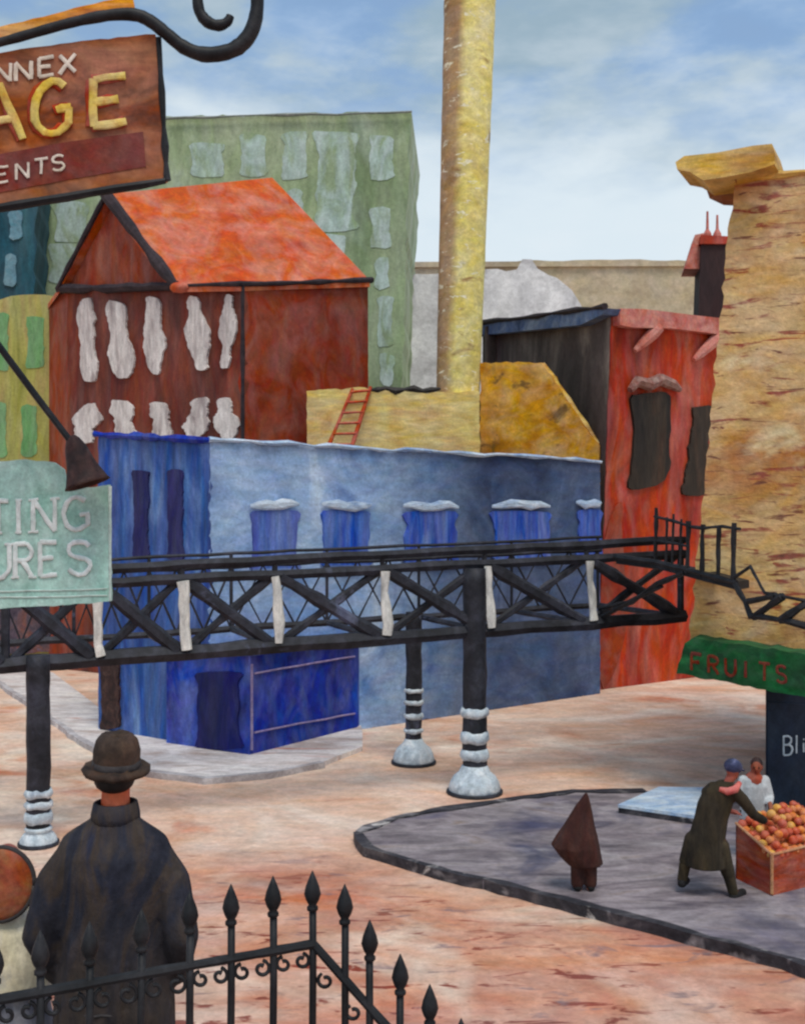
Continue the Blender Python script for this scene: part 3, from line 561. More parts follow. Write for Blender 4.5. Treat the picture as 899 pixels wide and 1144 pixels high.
for (x0, x1, y0, y1) in ((281, 330, 571, 637), (361, 411, 571, 633), (452, 508, 572, 629), (551, 610, 571, 625), (645, 670, 570, 622)):
    bm = bmesh.new(); dab(bm, wp, rect_dab(x0, y0, x1, y1, .04), .05, .05, .7, 3); w = link('window', bm, M['blue_window'], r)
    bm = bmesh.new(); x = [x0 - 4 + (x1 - x0 + 6) * k / 6 for k in range(7)]
    tube(bm, [wp.hit(min(q, 669), y0 - 7 + R.uniform(-2, 2), .08) for q in x], [.04, .09, .12, .1, .13, .09, .03], 7, wp.n, .35); link('lintel', bm, M['lintel_white'], w)
    bm = bmesh.new(); tube(bm, [wp.hit(x0 - 1, y1 + 2, .06), wp.hit((x0 + x1) / 2, y1 + 2, .06), wp.hit(min(x1, 669), y1 + 1, .06)], [.06, .08, .06], 6, wp.n, .6); link('sill', bm, M['blue_slate'], w)
for (x0, x1, y0, y1) in ((151, 167, 526, 622), (189, 205, 526, 624)):
    bm = bmesh.new(); dab(bm, lp, rect_dab(x0, y0, x1, y1, .07), .05, .05, .6, 3); link('window', bm, M['navy_window'], r)
bm = bmesh.new(); dab(bm, lp, rect_dab(114, 735, 134, 814, .1), .06, .05, .8, 3); link('door', bm, M['lamp_brown'], r, label='dark brown side door of the blue building')
# deep blue shopfront wrapped round the corner
va = P(186, 0, 23.45); vb = P(279, 0, 22.3); vc = P(399, 0, 25.15)
fl, fr = vplane(va, vb), vplane(vb, vc)
def vtop(pl, x, z): h = pl.hit(x, 700); return V((h.x, h.y, z))
bm = bmesh.new()
inner = [V((va.x + .1, va.y + .4, 0)), V((C.x + .3, C.y + .5, 0)), V((vc.x + .05, vc.y + .3, 0))]
plan = [f0(va), f0(vb), f0(vc)] + inner[::-1]
slab(bm, [p + V((0, 0, 2.12)) for p in plan], V((0, 0, -2.12))); sf = link('shopfront', bm, M['blue_deep'], r)
bm = bmesh.new(); dab(bm, fl, rect_dab(222, 752, 268, 836, .03), .05, .05, .6, 3); link('door', bm, M['blue_door'], sf)
for yA, yB in ((752, 733), (818, 797)):
    bm = bmesh.new(); tube(bm, [fr.hit(283 + i * 16, yA + (yB - yA) * i / 7 + R.uniform(-.5, .5), .03) for i in range(8)], .022, 6); link('moulding', bm, M['pink_line'], sf)
bm = bmesh.new(); tube(bm, [fr.hit(280.5, 742 + i * 16, .02) for i in range(7)], .03, 6); link('moulding', bm, M['pink_line'], sf)
bm = bmesh.new(); bar(bm, f0(va, 2.15) , f0(vb, 2.15), .25, .1); bar(bm, f0(vb, 2.155), f0(vc, 2.155), .25, .1); link('cornice', bm, M['blue_side'], sf)

# ================================================================== iron bridge
def tl(px, y, off=0.0):
    """point on the front truss: plan line d = 19.15 + 0.425 X"""
    k = (px - CX) / F; d = 19.15 / (1 - 0.425 * k); return P(px, y, d)
tn = V((0.425, -1, 0)).normalized()
r = root('iron_bridge', 'black iron lattice footbridge with white uprights crossing the street', 'bridge', (0, 20.6, 0))
def yb_(px): return 744 - 0.0725 * px          # bottom chord
def yt_(px): return 657 - 0.0495 * px          # top chord
def yh_(px): return 641 - 0.0495 * px          # hand rail
xs = list(range(-140, 775, 45))
X0, X1 = -140, 764
def chord(name, fy, w, off=V((0, 0, 0)), jit=.12):
    bm = bmesh.new(); k = 26
    tube(bm, [tl(X0 + (X1 - X0) * i / k, fy(X0 + (X1 - X0) * i / k) + R.uniform(-1, 1)) + off for i in range(k + 1)], [w * R.uniform(1 - jit, 1 + jit) for i in range(k + 1)], 6)
    return link(name, bm, M['bridge_iron'], r)
chord('bottom_chord', yb_, .135); chord('top_chord', yt_, .095); chord('handrail', yh_, .09)
bo = -tn * 2.9
for nm, fy, w in (('bottom_chord', yb_, .07), ('top_chord', yt_, .045), ('handrail', yh_, .035)): chord(nm, fy, w, bo)
ups = [-100, 6, 107, 203, 307, 427, 541, 655, 760]
for i, x in enumerate(ups):
    if 50 < x < 700:
        a, b = tl(x + 3, yb_(x) - 4) + tn * .13, tl(x - 1, yt_(x) + 2) + tn * .13
        k = 6; bm = bmesh.new(); tube(bm, [a.lerp(b, j / k) + V((R.uniform(-.02, .02), 0, 0)) for j in range(k + 1)], [.085 * R.uniform(.75, 1.25) for j in range(k + 1)], 7, tn, .5)
        link('upright', bm, M['white_paint'], r)
    else:
        bm = bmesh.new(); rough_bar(bm, tl(x, yb_(x)), tl(x, yt_(x)), .07); link('upright', bm, M['bridge_iron'], r)
    bm = bmesh.new(); rough_bar(bm, tl(x, yt_(x)), tl(x, yh_(x)), .05); link('rail_post', bm, M['bridge_iron'], r)
    bm = bmesh.new(); rough_bar(bm, tl(x, yb_(x)) + bo, tl(x, yh_(x)) + bo, .035); link('rail_post', bm, M['bridge_iron'], r)
    bm = bmesh.new(); rough_bar(bm, tl(x, yb_(x)), tl(x, yb_(x)) + bo, .06); link('cross_beam', bm, M['bridge_iron'], r)
for x0, x1 in zip(ups, ups[1:]):
    for a, b, o in (((x0 + 5, yb_(x0) - 3), (x1 - 5, yt_(x1) + 3), -.03), ((x0 + 5, yt_(x0) + 3), (x1 - 5, yb_(x1) - 3), .05)):
        bm = bmesh.new(); p, q = tl(*a) + tn * o, tl(*b) + tn * o; k = 8
        tube(bm, [p.lerp(q, j / k) for j in range(k + 1)], [(.105 if o > 0 else .075) * R.uniform(.8, 1.25) for j in range(k + 1)], 6, tn, .7); link('diagonal', bm, M['bridge_iron'], r)
    n3 = 3
    for j in range(n3):
        a0 = x0 + (x1 - x0) * j / n3; a1 = x0 + (x1 - x0) * (j + 1) / n3
        for ya, ybq in ((yb_(a0), yt_(a1)), (yt_(a0), yb_(a1))):
            bm = bmesh.new(); rough_bar(bm, tl(a0, ya) + bo, tl(a1, ybq) + bo, .02, .3); link('lattice_bar', bm, M['bridge_iron'], r)
def column(px, ybase, rad, ztop, bands, basew, bh=1.0):
    b = G(px, ybase); s = rad / .2
    bm = bmesh.new(); k = 14
    tube(bm, [V((b.x + R.uniform(-.01, .01), b.y, .25 + (ztop - .25) * i / k)) for i in range(k + 1)], [rad * (1.0 + R.uniform(-.04, .04)) for i in range(k + 1)], 14); c = link('column', bm, M['bridge_iron'], r, True)
    bm = bmesh.new(); lathe(bm, (b.x, b.y, 0), [(basew, 0), (basew * 1.03, .1 * bh), (basew * .97, .2 * bh), (basew * .84, .3 * bh), (basew * .62, .38 * bh), (rad * 1.2, .44 * bh), (rad * 1.05, .5 * bh)], 20); link('base', bm, M['base_white'], c, True)
    bm = bmesh.new(); lathe(bm, (b.x, b.y, -.01), [(basew * 1.12, 0), (basew * 1.12, .06), (basew * 1.0, .07)], 20); link('foot', bm, M['bridge_iron'], c, True)
    for z0, z1 in bands:
        bm = bmesh.new(); kk = 16
        lathe(bm, (b.x, b.y, z0), [(rad * 1.06, 0), (rad * 1.22, (z1 - z0) * .3), (rad * 1.2, (z1 - z0) * .7), (rad * 1.06, z1 - z0)], 18)
        for v in bm.verts: v.co += V((0, 0, R.uniform(-.02, .02)))
        link('band', bm, M['base_white'], c, True)
column(530, 886, .215, 4.0, ((.6, .78), (.9, 1.1), (1.36, 1.52)), .45)
column(462, 853, .165, 3.0, ((.62, .7), (.9, 1.0), (1.18, 1.27), (1.42, 1.5)), .4)
column(43, 944, .175, 2.85, ((.33, .5), (.56, .66), (.72, .84)), .27, .55)
column(-36, 893, .165, 2.75, ((.6, .75), (.95, 1.1)), .4)

# ================================================================== sandy brick building at the right
A = P(765, 0, 19); B = P(899, 0, 18.4)
bp_ = vplane(A, B)
r = root('brick_building', 'leaning sandy brick building with yellow cornice at the right edge', 'building', (8, 20, 0))
wall_px = [(766, 744), (772, 690), (784, 560), (797, 430), (810, 300), (820, 199), (850, 197), (899, 192), (1010, 186), (1010, 760), (899, 756)]
link('wall', face_slab(bp_, wall_px, V((2.6, 6, 0)), .3, .035), M['brick'], r)
bm = bmesh.new()
ca = Plane(A - V((.35, .45, 0)), bp_.n)
pts = [ca.hit(x + R.uniform(-1, 1), y + R.uniform(-1, 1)) for x, y in ((755, 180), (764, 174), (800, 170), (840, 163), (863, 160), (866, 172), (864, 183), (840, 192), (810, 198), (786, 200), (770, 192), (757, 188))]
slab(bm, pts, V((.45, .9, 0))); link('cornice', bm, M['cornice'], r)
bm = bmesh.new(); pts = [bp_.hit(x, y, .3) for x, y in ((783, 197), (812, 192), (850, 186), (864, 183), (845, 196), (822, 206), (800, 205))]
slab(bm, pts, V((.6, 1.6, 0))); link('corbel', bm, M['cornice_under'], r)
bm = bmesh.new(); tube(bm, [bp_.hit(820 + i * 14, 198 - i * .9 + R.uniform(-1, 1), .03) for i in range(13)], [.06 * R.uniform(.5, 1.5) for i in range(13)], 6); link('coping', bm, M['cornice'], r)
# recessed ground floor (shop), dark blue panel facing the pavement
s0 = P(855, 0, 17.7); s1 = V((9.2, 17.2, 0))
s2 = V((11, 24, 0)); s3 = P(862, 0, 24.5)
bm = bmesh.new(); slab(bm, [V((p.x, p.y, 2.6)) for p in (s0, s1, s2, s3)], V((0, 0, -2.6))); link('shop_wall', bm, M['shop_dark'], r)
shp = vplane(s0, s1)
bm = bmesh.new(); slab(bm, [shp.hit(x, y, .04) for x, y in ((857, 784), (940, 790), (940, 905), (857, 905))], -shp.n * .06); sw = link('shop_window', bm, M['shop_dark'], r)
bm = bmesh.new()
letter(bm, shp, 'B', 874, 843, 11, 21, -.05, 1.1, .05); letter(bm, shp, 'l', 886, 841, 7, 20, 0, .9, .05); letter(bm, shp, 'i', 894, 840, 7, 17, 0, .9, .05)
link('chalk_lettering', bm, M['chalk'], sw)

# green board
ga = P(757, 0, 18.75); gb = P(899, 0, 16.7)
gpn = vplane(ga, gb)
r = root('shop_sign', 'green shop signboard reading FRUITS in dark red under the brick wall', 'sign', gpn.hit(830, 770))
bm = bmesh.new(); slab(bm, rough_outline([gpn.hit(x, y) for x, y in ((756, 752), (764, 718), (776, 713), (830, 720), (899, 731), (960, 741), (960, 792), (899, 780), (830, 766), (780, 757))], .25, .02, gpn.n), V((.25, .5, 0))); bd_ = link('board', bm, M['green_board'], r)
bm = bmesh.new()
for i, c in enumerate('FRUITS'): letter(bm, gpn, c, 772 + i * 19, 749 + i * 2.6, 12 if c != 'I' else 8, 19, .14, 1.5, .01)
link('lettering', bm, M['green_letters'], r)

# iron landing and stair against the brick wall
r = root('iron_landing', 'black iron landing with picket rail and folded stair on the brick wall', 'landing', P(770, 640, 18.3))
def lpnt(x, y):
    d = 20.3 - (x - 690) * 0.021; return P(x, y, max(d, 16.2))
def path(name, q, rad, mat='iron', rr=r):
    bm = bmesh.new(); pts = []
    for a, b in zip(q, q[1:]):
        k = max(2, int(math.hypot(b[0] - a[0], b[1] - a[1]) / 10))
        pts += [(a[0] + (b[0] - a[0]) * i / k, a[1] + (b[1] - a[1]) * i / k) for i in range(k)]
    pts.append(q[-1]); tube(bm, [lpnt(x + R.uniform(-.4, .4), y + R.uniform(-.4, .4)) for x, y in pts], [rad * R.uniform(.75, 1.25) for _ in pts], 6)
    return link(name, bm, M[mat], rr)
bm = bmesh.new()
slab(bm, [lpnt(688, 622), lpnt(733, 627), lpnt(772, 637), lpnt(822, 650), lpnt(822, 650) + V((.35, .45, 0)), lpnt(772, 637) + V((.35, .6, 0)), lpnt(700, 624) + V((.3, .7, 0))], V((0, 0, -.13))); link('deck', bm, M['iron'], r)
path('deck_edge', [(686, 622), (733, 628), (772, 638), (822, 651)], .055)
path('top_rail', [(731, 577), (752, 582), (770, 588)], .03); path('top_rail', [(770, 588), (785, 590), (806, 588), (826, 591)], .03)
path('mid_rail', [(731, 604), (750, 607), (768, 610)], .025)
for x, y0, y1, w in ((733, 567, 630, .035), (745, 578, 632, .025), (752, 574, 634, .022), (761, 580, 636, .025), (769, 582, 640, .045), (785, 586, 644, .04), (803, 588, 648, .04), (820, 584, 652, .045)): path('picket', [(x, y0), (x - 1.5, y1)], w)
path('brace', [(765, 640), (735, 652), (705, 672), (668, 692)], .05); path('brace', [(668, 680), (705, 672), (740, 655)], .035)
path('stringer', [(820, 651), (832, 672), (838, 688), (870, 692), (899, 699), (960, 712)], .05)
path('stringer', [(818, 646), (838, 633), (846, 648), (854, 662), (899, 671), (960, 682)], .03)
for a, b in (((836, 672), (866, 666)), ((842, 690), (874, 666)), ((872, 693), (903, 673)), ((902, 698), (935, 678))): path('tread', [a, b], .055)

# ================================================================== people
def hand(bm, w, d, s=1.0, side=1, up=V((0, 0, 1)), curl=0.5):
    """palm with four curled fingers and a thumb leaving the palm's side"""
    d = V(d).normalized(); x = d.cross(up).normalized() * side; n = x.cross(d).normalized() * side
    if n.z > 0: n = -n
    ball(bm, V(w) + d * .045 * s, (.04 * s, .04 * s, .035 * s), 10, 7)
    for i in range(4):
        o = V(w) + d * .075 * s + x * (i - 1.5) * .019 * s; L = (.062, .074, .07, .054)[i] * s
        k = o + d * L * .5 + n * .006; e = k + (d * (1 - curl) + n * curl).normalized() * L * .6
        limb(bm, [o - d * .03 * s, k, e], [.0095 * s, .009 * s, .0075 * s])
    t = V(w) + d * .03 * s - x * .032 * s
    limb(bm, [t, t + d * .03 * s - x * .025 * s, t + d * .06 * s - x * .02 * s + n * .015 * s], [.012 * s, .011 * s, .009 * s])
def head(bm, c, s, f, tilt=V((0, 0, 1))):
    """skull, jaw, nose, ears; f = facing"""
    f = V(f).normalized(); x = f.cross(V((0, 0, 1))).normalized(); u = x.cross(f).normalized()
    rot = Matrix((x, f, u)).transposed()
    ball(bm, c, (.076 * s, .094 * s, .105 * s), 18, 12, rot)
    ball(bm, V(c) + f * .03 * s - u * .055 * s, (.056 * s, .062 * s, .06 * s), 14, 10, rot)
    limb(bm, [V(c) + f * .09 * s + u * .012 * s, V(c) + f * .112 * s - u * .022 * s], [.01 * s, .016 * s])
    for k in (-1, 1): ball(bm, V(c) + x * k * .078 * s - f * .008 * s - u * .01 * s, (.012 * s, .022 * s, .032 * s), 10, 8, rot)
    return f, x, u
def face_parts(c, s, fxu, parent):
    f, x, u = fxu
    for k in (-1, 1):
        bm = bmesh.new(); ball(bm, V(c) + f * .083 * s + x * k * .032 * s + u * .008 * s, .013 * s, 10, 8); link('eye', bm, M['eye'], parent, True)
    bm = bmesh.new(); limb(bm, [V(c) + f * .087 * s - u * .056 * s - x * .022 * s, V(c) + f * .092 * s - u * .056 * s, V(c) + f * .087 * s - u * .056 * s + x * .022 * s], [.006 * s, .009 * s, .006 * s]); link('mouth', bm, M['lip'], parent, True)

# --- man in the foreground, seen from behind
o = P(128, 0, 4.5); o.z = ZT
r = root('person', 'person from behind in dark navy coat and brown brimmed hat at the railing', 'person', o)
def L(x, y, z): return o + V((x, y, z))
bm = bmesh.new()
for k in (-1, 1):
    limb(bm, [L(.1 * k, 0, .88), L(.11 * k, .03, .48), L(.12 * k, 0, .09)], [.095, .06, .045]); limb(bm, [L(.12 * k, -.02, .05), L(.13 * k, .15, .04)], [.05, .04])
    limb(bm, [L(.14 * k, 0, 1.31), L(.24 * k, -.03, 1.05), L(.2 * k, .06, .88)], [.05, .045, .036])
limb(bm, [L(0, 0, .9), L(0, 0, 1.1), L(0, .0, 1.27)], [.12, .12, .12]); limb(bm, [L(0, 0, 1.38), L(0, .02, 1.58)], [.062, .058])
fx = head(bm, L(0, .03, 1.64), .95, (0, 1, -.05))
for k in (-1, 1): hand(bm, L(.2 * k, .06, .88), (-.3 * k, .5, -1), .9, k)
b2 = fuse(bm, .014); body = link('body', b2, M['skin_ruddy'], r, True); face_parts(L(0, .03, 1.64), .95, fx, body)
bm = bmesh.new()
loft(bm, [(L(0, 0, .42), .25, .2), (L(0, 0, .7), .245, .19), (L(0, 0, .95), .215, .17), (L(0, 0, 1.12), .215, .17), (L(0, 0, 1.24), .212, .17), (L(0, 0, 1.32), .195, .16), (L(0, 0, 1.38), .145, .13), (L(0, .01, 1.43), .1, .105), (L(0, .015, 1.47), .085, .09)])
for k in (-1, 1):
    limb(bm, [L(.13 * k, 0, 1.33), L(.232 * k, -.02, 1.2), L(.285 * k, -.06, 1.0), L(.24 * k, .04, .82)], [.085, .08, .07, .062])
    limb(bm, [L(.03 * k, 0, 1.38), L(.14 * k, 0, 1.325)], [.1, .088])
# folds down the back
for x, z0, z1, w in ((-.09, .45, 1.15, .03), (.06, .45, 1.2, .026), (.15, .45, 1.0, .032), (-.16, .45, 1.0, .028)):
    limb(bm, [L(x, -.17, z0), L(x * .9, -.165, (z0 + z1) / 2), L(x * .8, -.14, z1)], [w, w * 1.1, w * .6])
coat = link('coat', fuse(bm, .013, 2), M['coat_navy'], r, True)
bm = bmesh.new(); lathe(bm, L(0, .015, 1.43), [(.1, 0), (.098, .04), (.088, .085), (.076, .088), (.08, .02)], 22, sy=1.05); link('collar', bm, M['coat_navy'], coat, True)
bm = bmesh.new(); tube(bm, [L(-.09 + i * .03, -.186 - .003 * math.sin(i), .73 + .004 * (i % 2)) for i in range(6)], .006, 6); link('half_belt', bm, M['hat_band'], coat)
bm = bmesh.new()
for k in (-1, 1): limb(bm, [L(.1 * k, 0, .8), L(.11 * k, .03, .48), L(.12 * k, 0, .1)], [.11, .085, .075])
link('trousers', fuse(bm, .015), M['trousers'], r, True)
for k in (-1, 1):
    bm = bmesh.new(); limb(bm, [L(.12 * k, -.03, .055), L(.13 * k, .17, .045)], [.056, .046]); link('shoe', fuse(bm, .012), M['shoe'], r, True)
bm = bmesh.new()
hq = L(0, .03, 1.655)
lathe(bm, hq, [(.088, -.03), (.134, -.022), (.139, -.004), (.125, .004), (.1, .0), (.095, .03), (.092, .075), (.084, .115), (.06, .138), (.03, .128), (.001, .122)], 26, V((.05, -.1, 1)))
for v in bm.verts: v.co += V((0, 0, R.uniform(-.004, .004))) + V((R.uniform(-.003, .003), 0, 0))
ht = link('hat', bm, M['hat_brown'], r, True)
bm = bmesh.new(); lathe(bm, hq, [(.097, .002), (.099, .006), (.0975, .03), (.094, .032)], 26, V((.05, -.1, 1))); link('hat_band', bm, M['hat_band'], ht, True)
bm = bmesh.new(); ball(bm, L(0, .0, 1.615), (.083, .083, .062)); link('hair', bm, M['hair_dark'], r, True)

# --- second near figure at the left edge
o2 = P(2, 0, 4.75); o2.z = ZT
r = root('person', 'person in round orange red hat with dark rim and cream shawl at left edge', 'person', o2)
def L(x, y, z): return o2 + V((x, y, z))
bm = bmesh.new()
for k in (-1, 1):
    limb(bm, [L(.07 * k, 0, .6), L(.075 * k, .02, .33), L(.08 * k, 0, .07)], [.07, .05, .035]); limb(bm, [L(.08 * k, -.02, .04), L(.085 * k, .1, .03)], [.04, .03])
    limb(bm, [L(.13 * k, 0, .97), L(.17 * k, .0, .76), L(.12 * k, .13, .66)], [.045, .038, .03]); hand(bm, L(.12 * k, .13, .66), (-.4 * k, .7, -.4), .8, k)
limb(bm, [L(0, 0, .62), L(0, 0, .95)], [.11, .12]); limb(bm, [L(0, 0, .97), L(0, .02, 1.12)], [.045, .042])
fx = head(bm, L(0, .06, 1.17), .82, (0, 1, 0))
body = link('body', fuse(bm, .013), M['skin_brown'], r, True); face_parts(L(0, .06, 1.17), .82, fx, body)
bm = bmesh.new(); loft(bm, [(L(0, 0, .12), .27, .23), (L(0, 0, .4), .24, .2), (L(0, 0, .66), .19, .15), (L(0, 0, .9), .17, .13)]); link('dress', fuse(bm, .015), M['grey_cloth'], r, True)
bm = bmesh.new(); loft(bm, [(L(0, -.01, .66), .235, .19), (L(0, -.01, .8), .23, .185), (L(0, 0, .93), .2, .16), (L(0, 0, 1.02), .12, .1), (L(0, .01, 1.07), .06, .06)]); link('shawl', fuse(bm, .015), M['cream_cloth'], r, True)
bm = bmesh.new(); ax = V((.04, -1, .1)); hc = P(0, 988, 4.62)
lathe(bm, hc, [(.02, -.06), (.12, -.035), (.142, 0), (.14, .012), (.12, .02), (.06, .026), (.001, .027)], 28, ax, 1.0, 1.06); ht = link('hat', bm, M['hat_orange'], r, True)
bm = bmesh.new(); q = V((0, 0, 1)).rotation_difference(ax.normalized()); tube(bm, [hc + q @ V((.142 * math.cos(a * math.pi / 18), .15 * math.sin(a * math.pi / 18), .004)) for a in range(37)], .011, 7); link('hat_rim', bm, M['hat_band'], ht, True)

# --- child in a cloak on the grey pavement
o3 = G(652, 995, ZK); d3 = o3.y
def L3(px, py, y=0.0): p = P(px, py, d3); return V((p.x, d3 + y, p.z))
r = root('person', 'small person in a pointed brown hooded cloak alone on the grey pavement', 'person', o3)
bm = bmesh.new()
for k in (-1, 1):
    x = o3.x + .07 * k; limb(bm, [V((x, d3, .62)), V((x, d3 + .02, .36)), V((x, d3, .19))], [.07, .055, .04]); limb(bm, [V((x, d3 - .02, .155)), V((x + .01, d3 + .1, .15))], [.042, .035])
    limb(bm, [V((o3.x + .08 * k, d3, .95)), V((o3.x + .13 * k - .03, d3 + .03, .8)), V((o3.x + .08 * k - .05, d3 + .1, .68))], [.045, .04, .03]); hand(bm, V((o3.x + .08 * k - .05, d3 + .1, .68)), (-.4 * k, .5, -.5), .7, k)
limb(bm, [V((o3.x, d3, .65)), V((o3.x, d3, .98))], [.11, .11]); limb(bm, [V((o3.x, d3, 1.0)), V((o3.x + .01, d3 + .02, 1.1))], [.04, .035])
hc = V((o3.x + .01, d3 + .02, 1.14)); fx = head(bm, hc, .62, (-.3, 1, 0))
body = link('body', fuse(bm, .014), M['skin_ruddy'], r, True); face_parts(hc, .62, fx, body)
bm = bmesh.new(); secs = []
for y, x0, x1 in ((966, 634, 673), (956, 624, 671), (945, 616, 669), (934, 622, 667), (922, 630, 664), (910, 637, 662), (900, 643, 660), (892, 649, 658), (886, 653, 656)):
    c = L3((x0 + x1) / 2, y); w = (x1 - x0) / 2 / F * d3; secs.append((c, w, min(w * .8, .24)))
loft(bm, secs, 32)
for i_, v in enumerate(bm.verts):
    k = math.sin((i_ % 32) * 2 * math.pi / 32 * 7 + 1) * .05 * min(1, (1.35 - v.co.z) * 1.6); cx = o3.x; v.co.x += (v.co.x - cx) * k; v.co.y += (v.co.y - d3) * k
link('cloak', fuse(bm, .014, 1), M['cloak_brown'], r, True)
bm = bmesh.new()
for k in (-1, 1): limb(bm, [V((o3.x + .08 * k, d3, .5)), V((o3.x + .085 * k, d3, .22))], [.095, .085])
link('stockings', fuse(bm, .016), M['cloak_brown'], r, True)
for k in (-1, 1):
    bm = bmesh.new(); limb(bm, [V((o3.x + .085 * k, d3 - .03, ZK + .045)), V((o3.x + .1 * k, d3 + .11, ZK + .04))], [.05, .042]); link('shoe', bm, M['shoe'], r, True)

# --- customer bending over the fruit
o4 = G(792, 1000, ZK); d4 = o4.y
def L4(px, py, y=0.0): p = P(px, py, d4); return V((p.x, d4 + y, p.z))
r = root('person', 'person in dark brown coat and blue cap reaching into the fruit crate', 'person', o4)
hc = L4(820, 862, .05)
bm = bmesh.new()
limb(bm, [L4(780, 938, .08), L4(769, 962, .1), L4(764, 984, .1)], [.085, .06, .042]); limb(bm, [L4(763, 988, .08), L4(769, 989, .16)], [.04, .036])
limb(bm, [L4(803, 940, -.05), L4(810, 968, -.04), L4(817, 994, -.06)], [.085, .06, .042]); limb(bm, [L4(818, 998, -.06), L4(826, 997, .0)], [.04, .036])
limb(bm, [L4(791, 938, 0), L4(797, 908, 0), L4(804, 886, 0)], [.12, .12, .13]); limb(bm, [L4(810, 882, .0), L4(818, 868, .04)], [.065, .06])
limb(bm, [L4(824, 887, -.1), L4(839, 908, -.05), L4(857, 920, .02)], [.06, .05, .038]); hand(bm, L4(857, 920, .02), (1, .1, -.3), 1.05, 1)
limb(bm, [L4(799, 886, .06), L4(800, 905, .27), L4(826, 915, .34)], [.06, .05, .038]); hand(bm, L4(826, 915, .34), (1, 0, -.2), 1.05, -1)
fx = head(bm, hc, 1.0, (.8, .55, -.35))
body = link('body', fuse(bm, .016), M['skin_brown'], r, True); face_parts(hc, 1.0, fx, body)
bm = bmesh.new()
loft(bm, [(L4(789, 968), .26, .23), (L4(788, 952), .25, .22), (L4(789, 938), .235, .2), (L4(794, 915), .215, .18), (L4(799, 897), .225, .18), (L4(804, 882), .2, .16), (L4(810, 873), .1, .1)], 20)
limb(bm, [L4(818, 883, -.09), L4(827, 892, -.1), L4(840, 909, -.05), L4(853, 917, .01)], [.085, .08, .065, .055])
limb(bm, [L4(798, 882, .06), L4(793, 889, .15), L4(801, 906, .3), L4(820, 914, .34)], [.085, .075, .06, .052])
limb(bm, [L4(776, 940, .06), L4(768, 964, .1)], [.12, .085]); limb(bm, [L4(803, 945, -.05), L4(812, 975, -.05)], [.12, .085])
link('coat', fuse(bm, .016, 3), M['coat_brown'], r, True)
bm = bmesh.new(); limb(bm, [L4(769, 960, .1), L4(764, 986, .1)], [.082, .065]); limb(bm, [L4(811, 970, -.05), L4(817, 995, -.06)], [.082, .065]); limb(bm, [L4(769, 960, .1), L4(790, 942, .02), L4(811, 970, -.05)], [.08, .1, .08]); link('trousers', fuse(bm, .016), M['coat_brown'], r, True)
bm = bmesh.new(); limb(bm, [L4(763, 989, .07), L4(771, 990, .21)], [.058, .05]); link('shoe', bm, M['shoe'], r, True)
bm = bmesh.new(); limb(bm, [L4(817, 1000, -.07), L4(830, 998, .03)], [.058, .05]); link('shoe', bm, M['shoe'], r, True)
bm = bmesh.new(); f, x, u = fx
rot = Matrix((x, f, u)).transposed()
ball(bm, hc + u * .05 - f * .015, (.108, .13, .1), 16, 10, rot); cp = link('cap', bm, M['cap_blue'], r, True)
bm = bmesh.new(); ball(bm, hc + u * .04 + f * .12, (.075, .07, .014), 14, 8, rot); link('peak', bm, M['cap_blue'], cp, True)
bm = bmesh.new(); tube(bm, [L4(800, 879, -.13), L4(808, 881, -.16), L4(817, 879, -.15), L4(824, 873, -.08)], [.03, .05, .05, .03], 8); link('scarf', bm, M['scarf_pink'], r, True)

# --- vendor in white behind the crate
d5 = 15.6; o5 = V((P(842, 0, d5).x, d5, ZK))
r = root('person', 'bareheaded vendor in a white shirt standing behind the fruit crate', 'person', o5)
def L(x, y, z): return o5 + V((x, y, z))
bm = bmesh.new()
for k in (-1, 1):
    limb(bm, [L(.09 * k, 0, .72), L(.1 * k, -.02, .4), L(.1 * k, 0, .07)], [.085, .06, .042]); limb(bm, [L(.1 * k, .02, .04), L(.11 * k, -.12, .035)], [.045, .036])
    limb(bm, [L(.16 * k, 0, 1.1), L(.21 * k, -.02, .86), L(.16 * k, -.2, .8)], [.055, .045, .034]); hand(bm, L(.16 * k, -.2, .8), (-.2 * k, -1, -.1), .9, k)
limb(bm, [L(0, 0, .74), L(0, 0, 1.08)], [.13, .14]); limb(bm, [L(0, 0, 1.1), L(0, -.01, 1.22)], [.055, .05])
hc = L(.03, -.02, 1.29); fx = head(bm, hc, 1.0, (-.35, -1, -.1))
body = link('body', fuse(bm, .015), M['skin_brown'], r, True); face_parts(hc, 1.0, fx, body)
bm = bmesh.new(); loft(bm, [(L(0, 0, .55), .2, .16), (L(0, 0, .8), .19, .15), (L(0, 0, 1.02), .2, .15), (L(0, 0, 1.12), .16, .12), (L(0, 0, 1.18), .07, .07)])
for k in (-1, 1): limb(bm, [L(.15 * k, 0, 1.09), L(.215 * k, -.02, .86), L(.17 * k, -.15, .81)], [.075, .062, .05])
link('shirt', fuse(bm, .015, 3), M['shirt_white'], r, True)
bm = bmesh.new()
for k in (-1, 1): limb(bm, [L(.09 * k, 0, .66), L(.1 * k, -.02, .4), L(.1 * k, 0, .1)], [.11, .085, .07])
link('trousers', fuse(bm, .016), M['trousers'], r, True)
for k in (-1, 1):
    bm = bmesh.new(); limb(bm, [L(.1 * k, .03, .05), L(.11 * k, -.13, .042)], [.05, .042]); link('shoe', bm, M['shoe'], r, True)
f, x, u = fx; bm = bmesh.new(); ball(bm, hc + u * .04 - f * .025, (.084, .09, .085), 16, 10, Matrix((x, f, u)).transposed()); link('hair', bm, M['lamp_brown'], r, True)

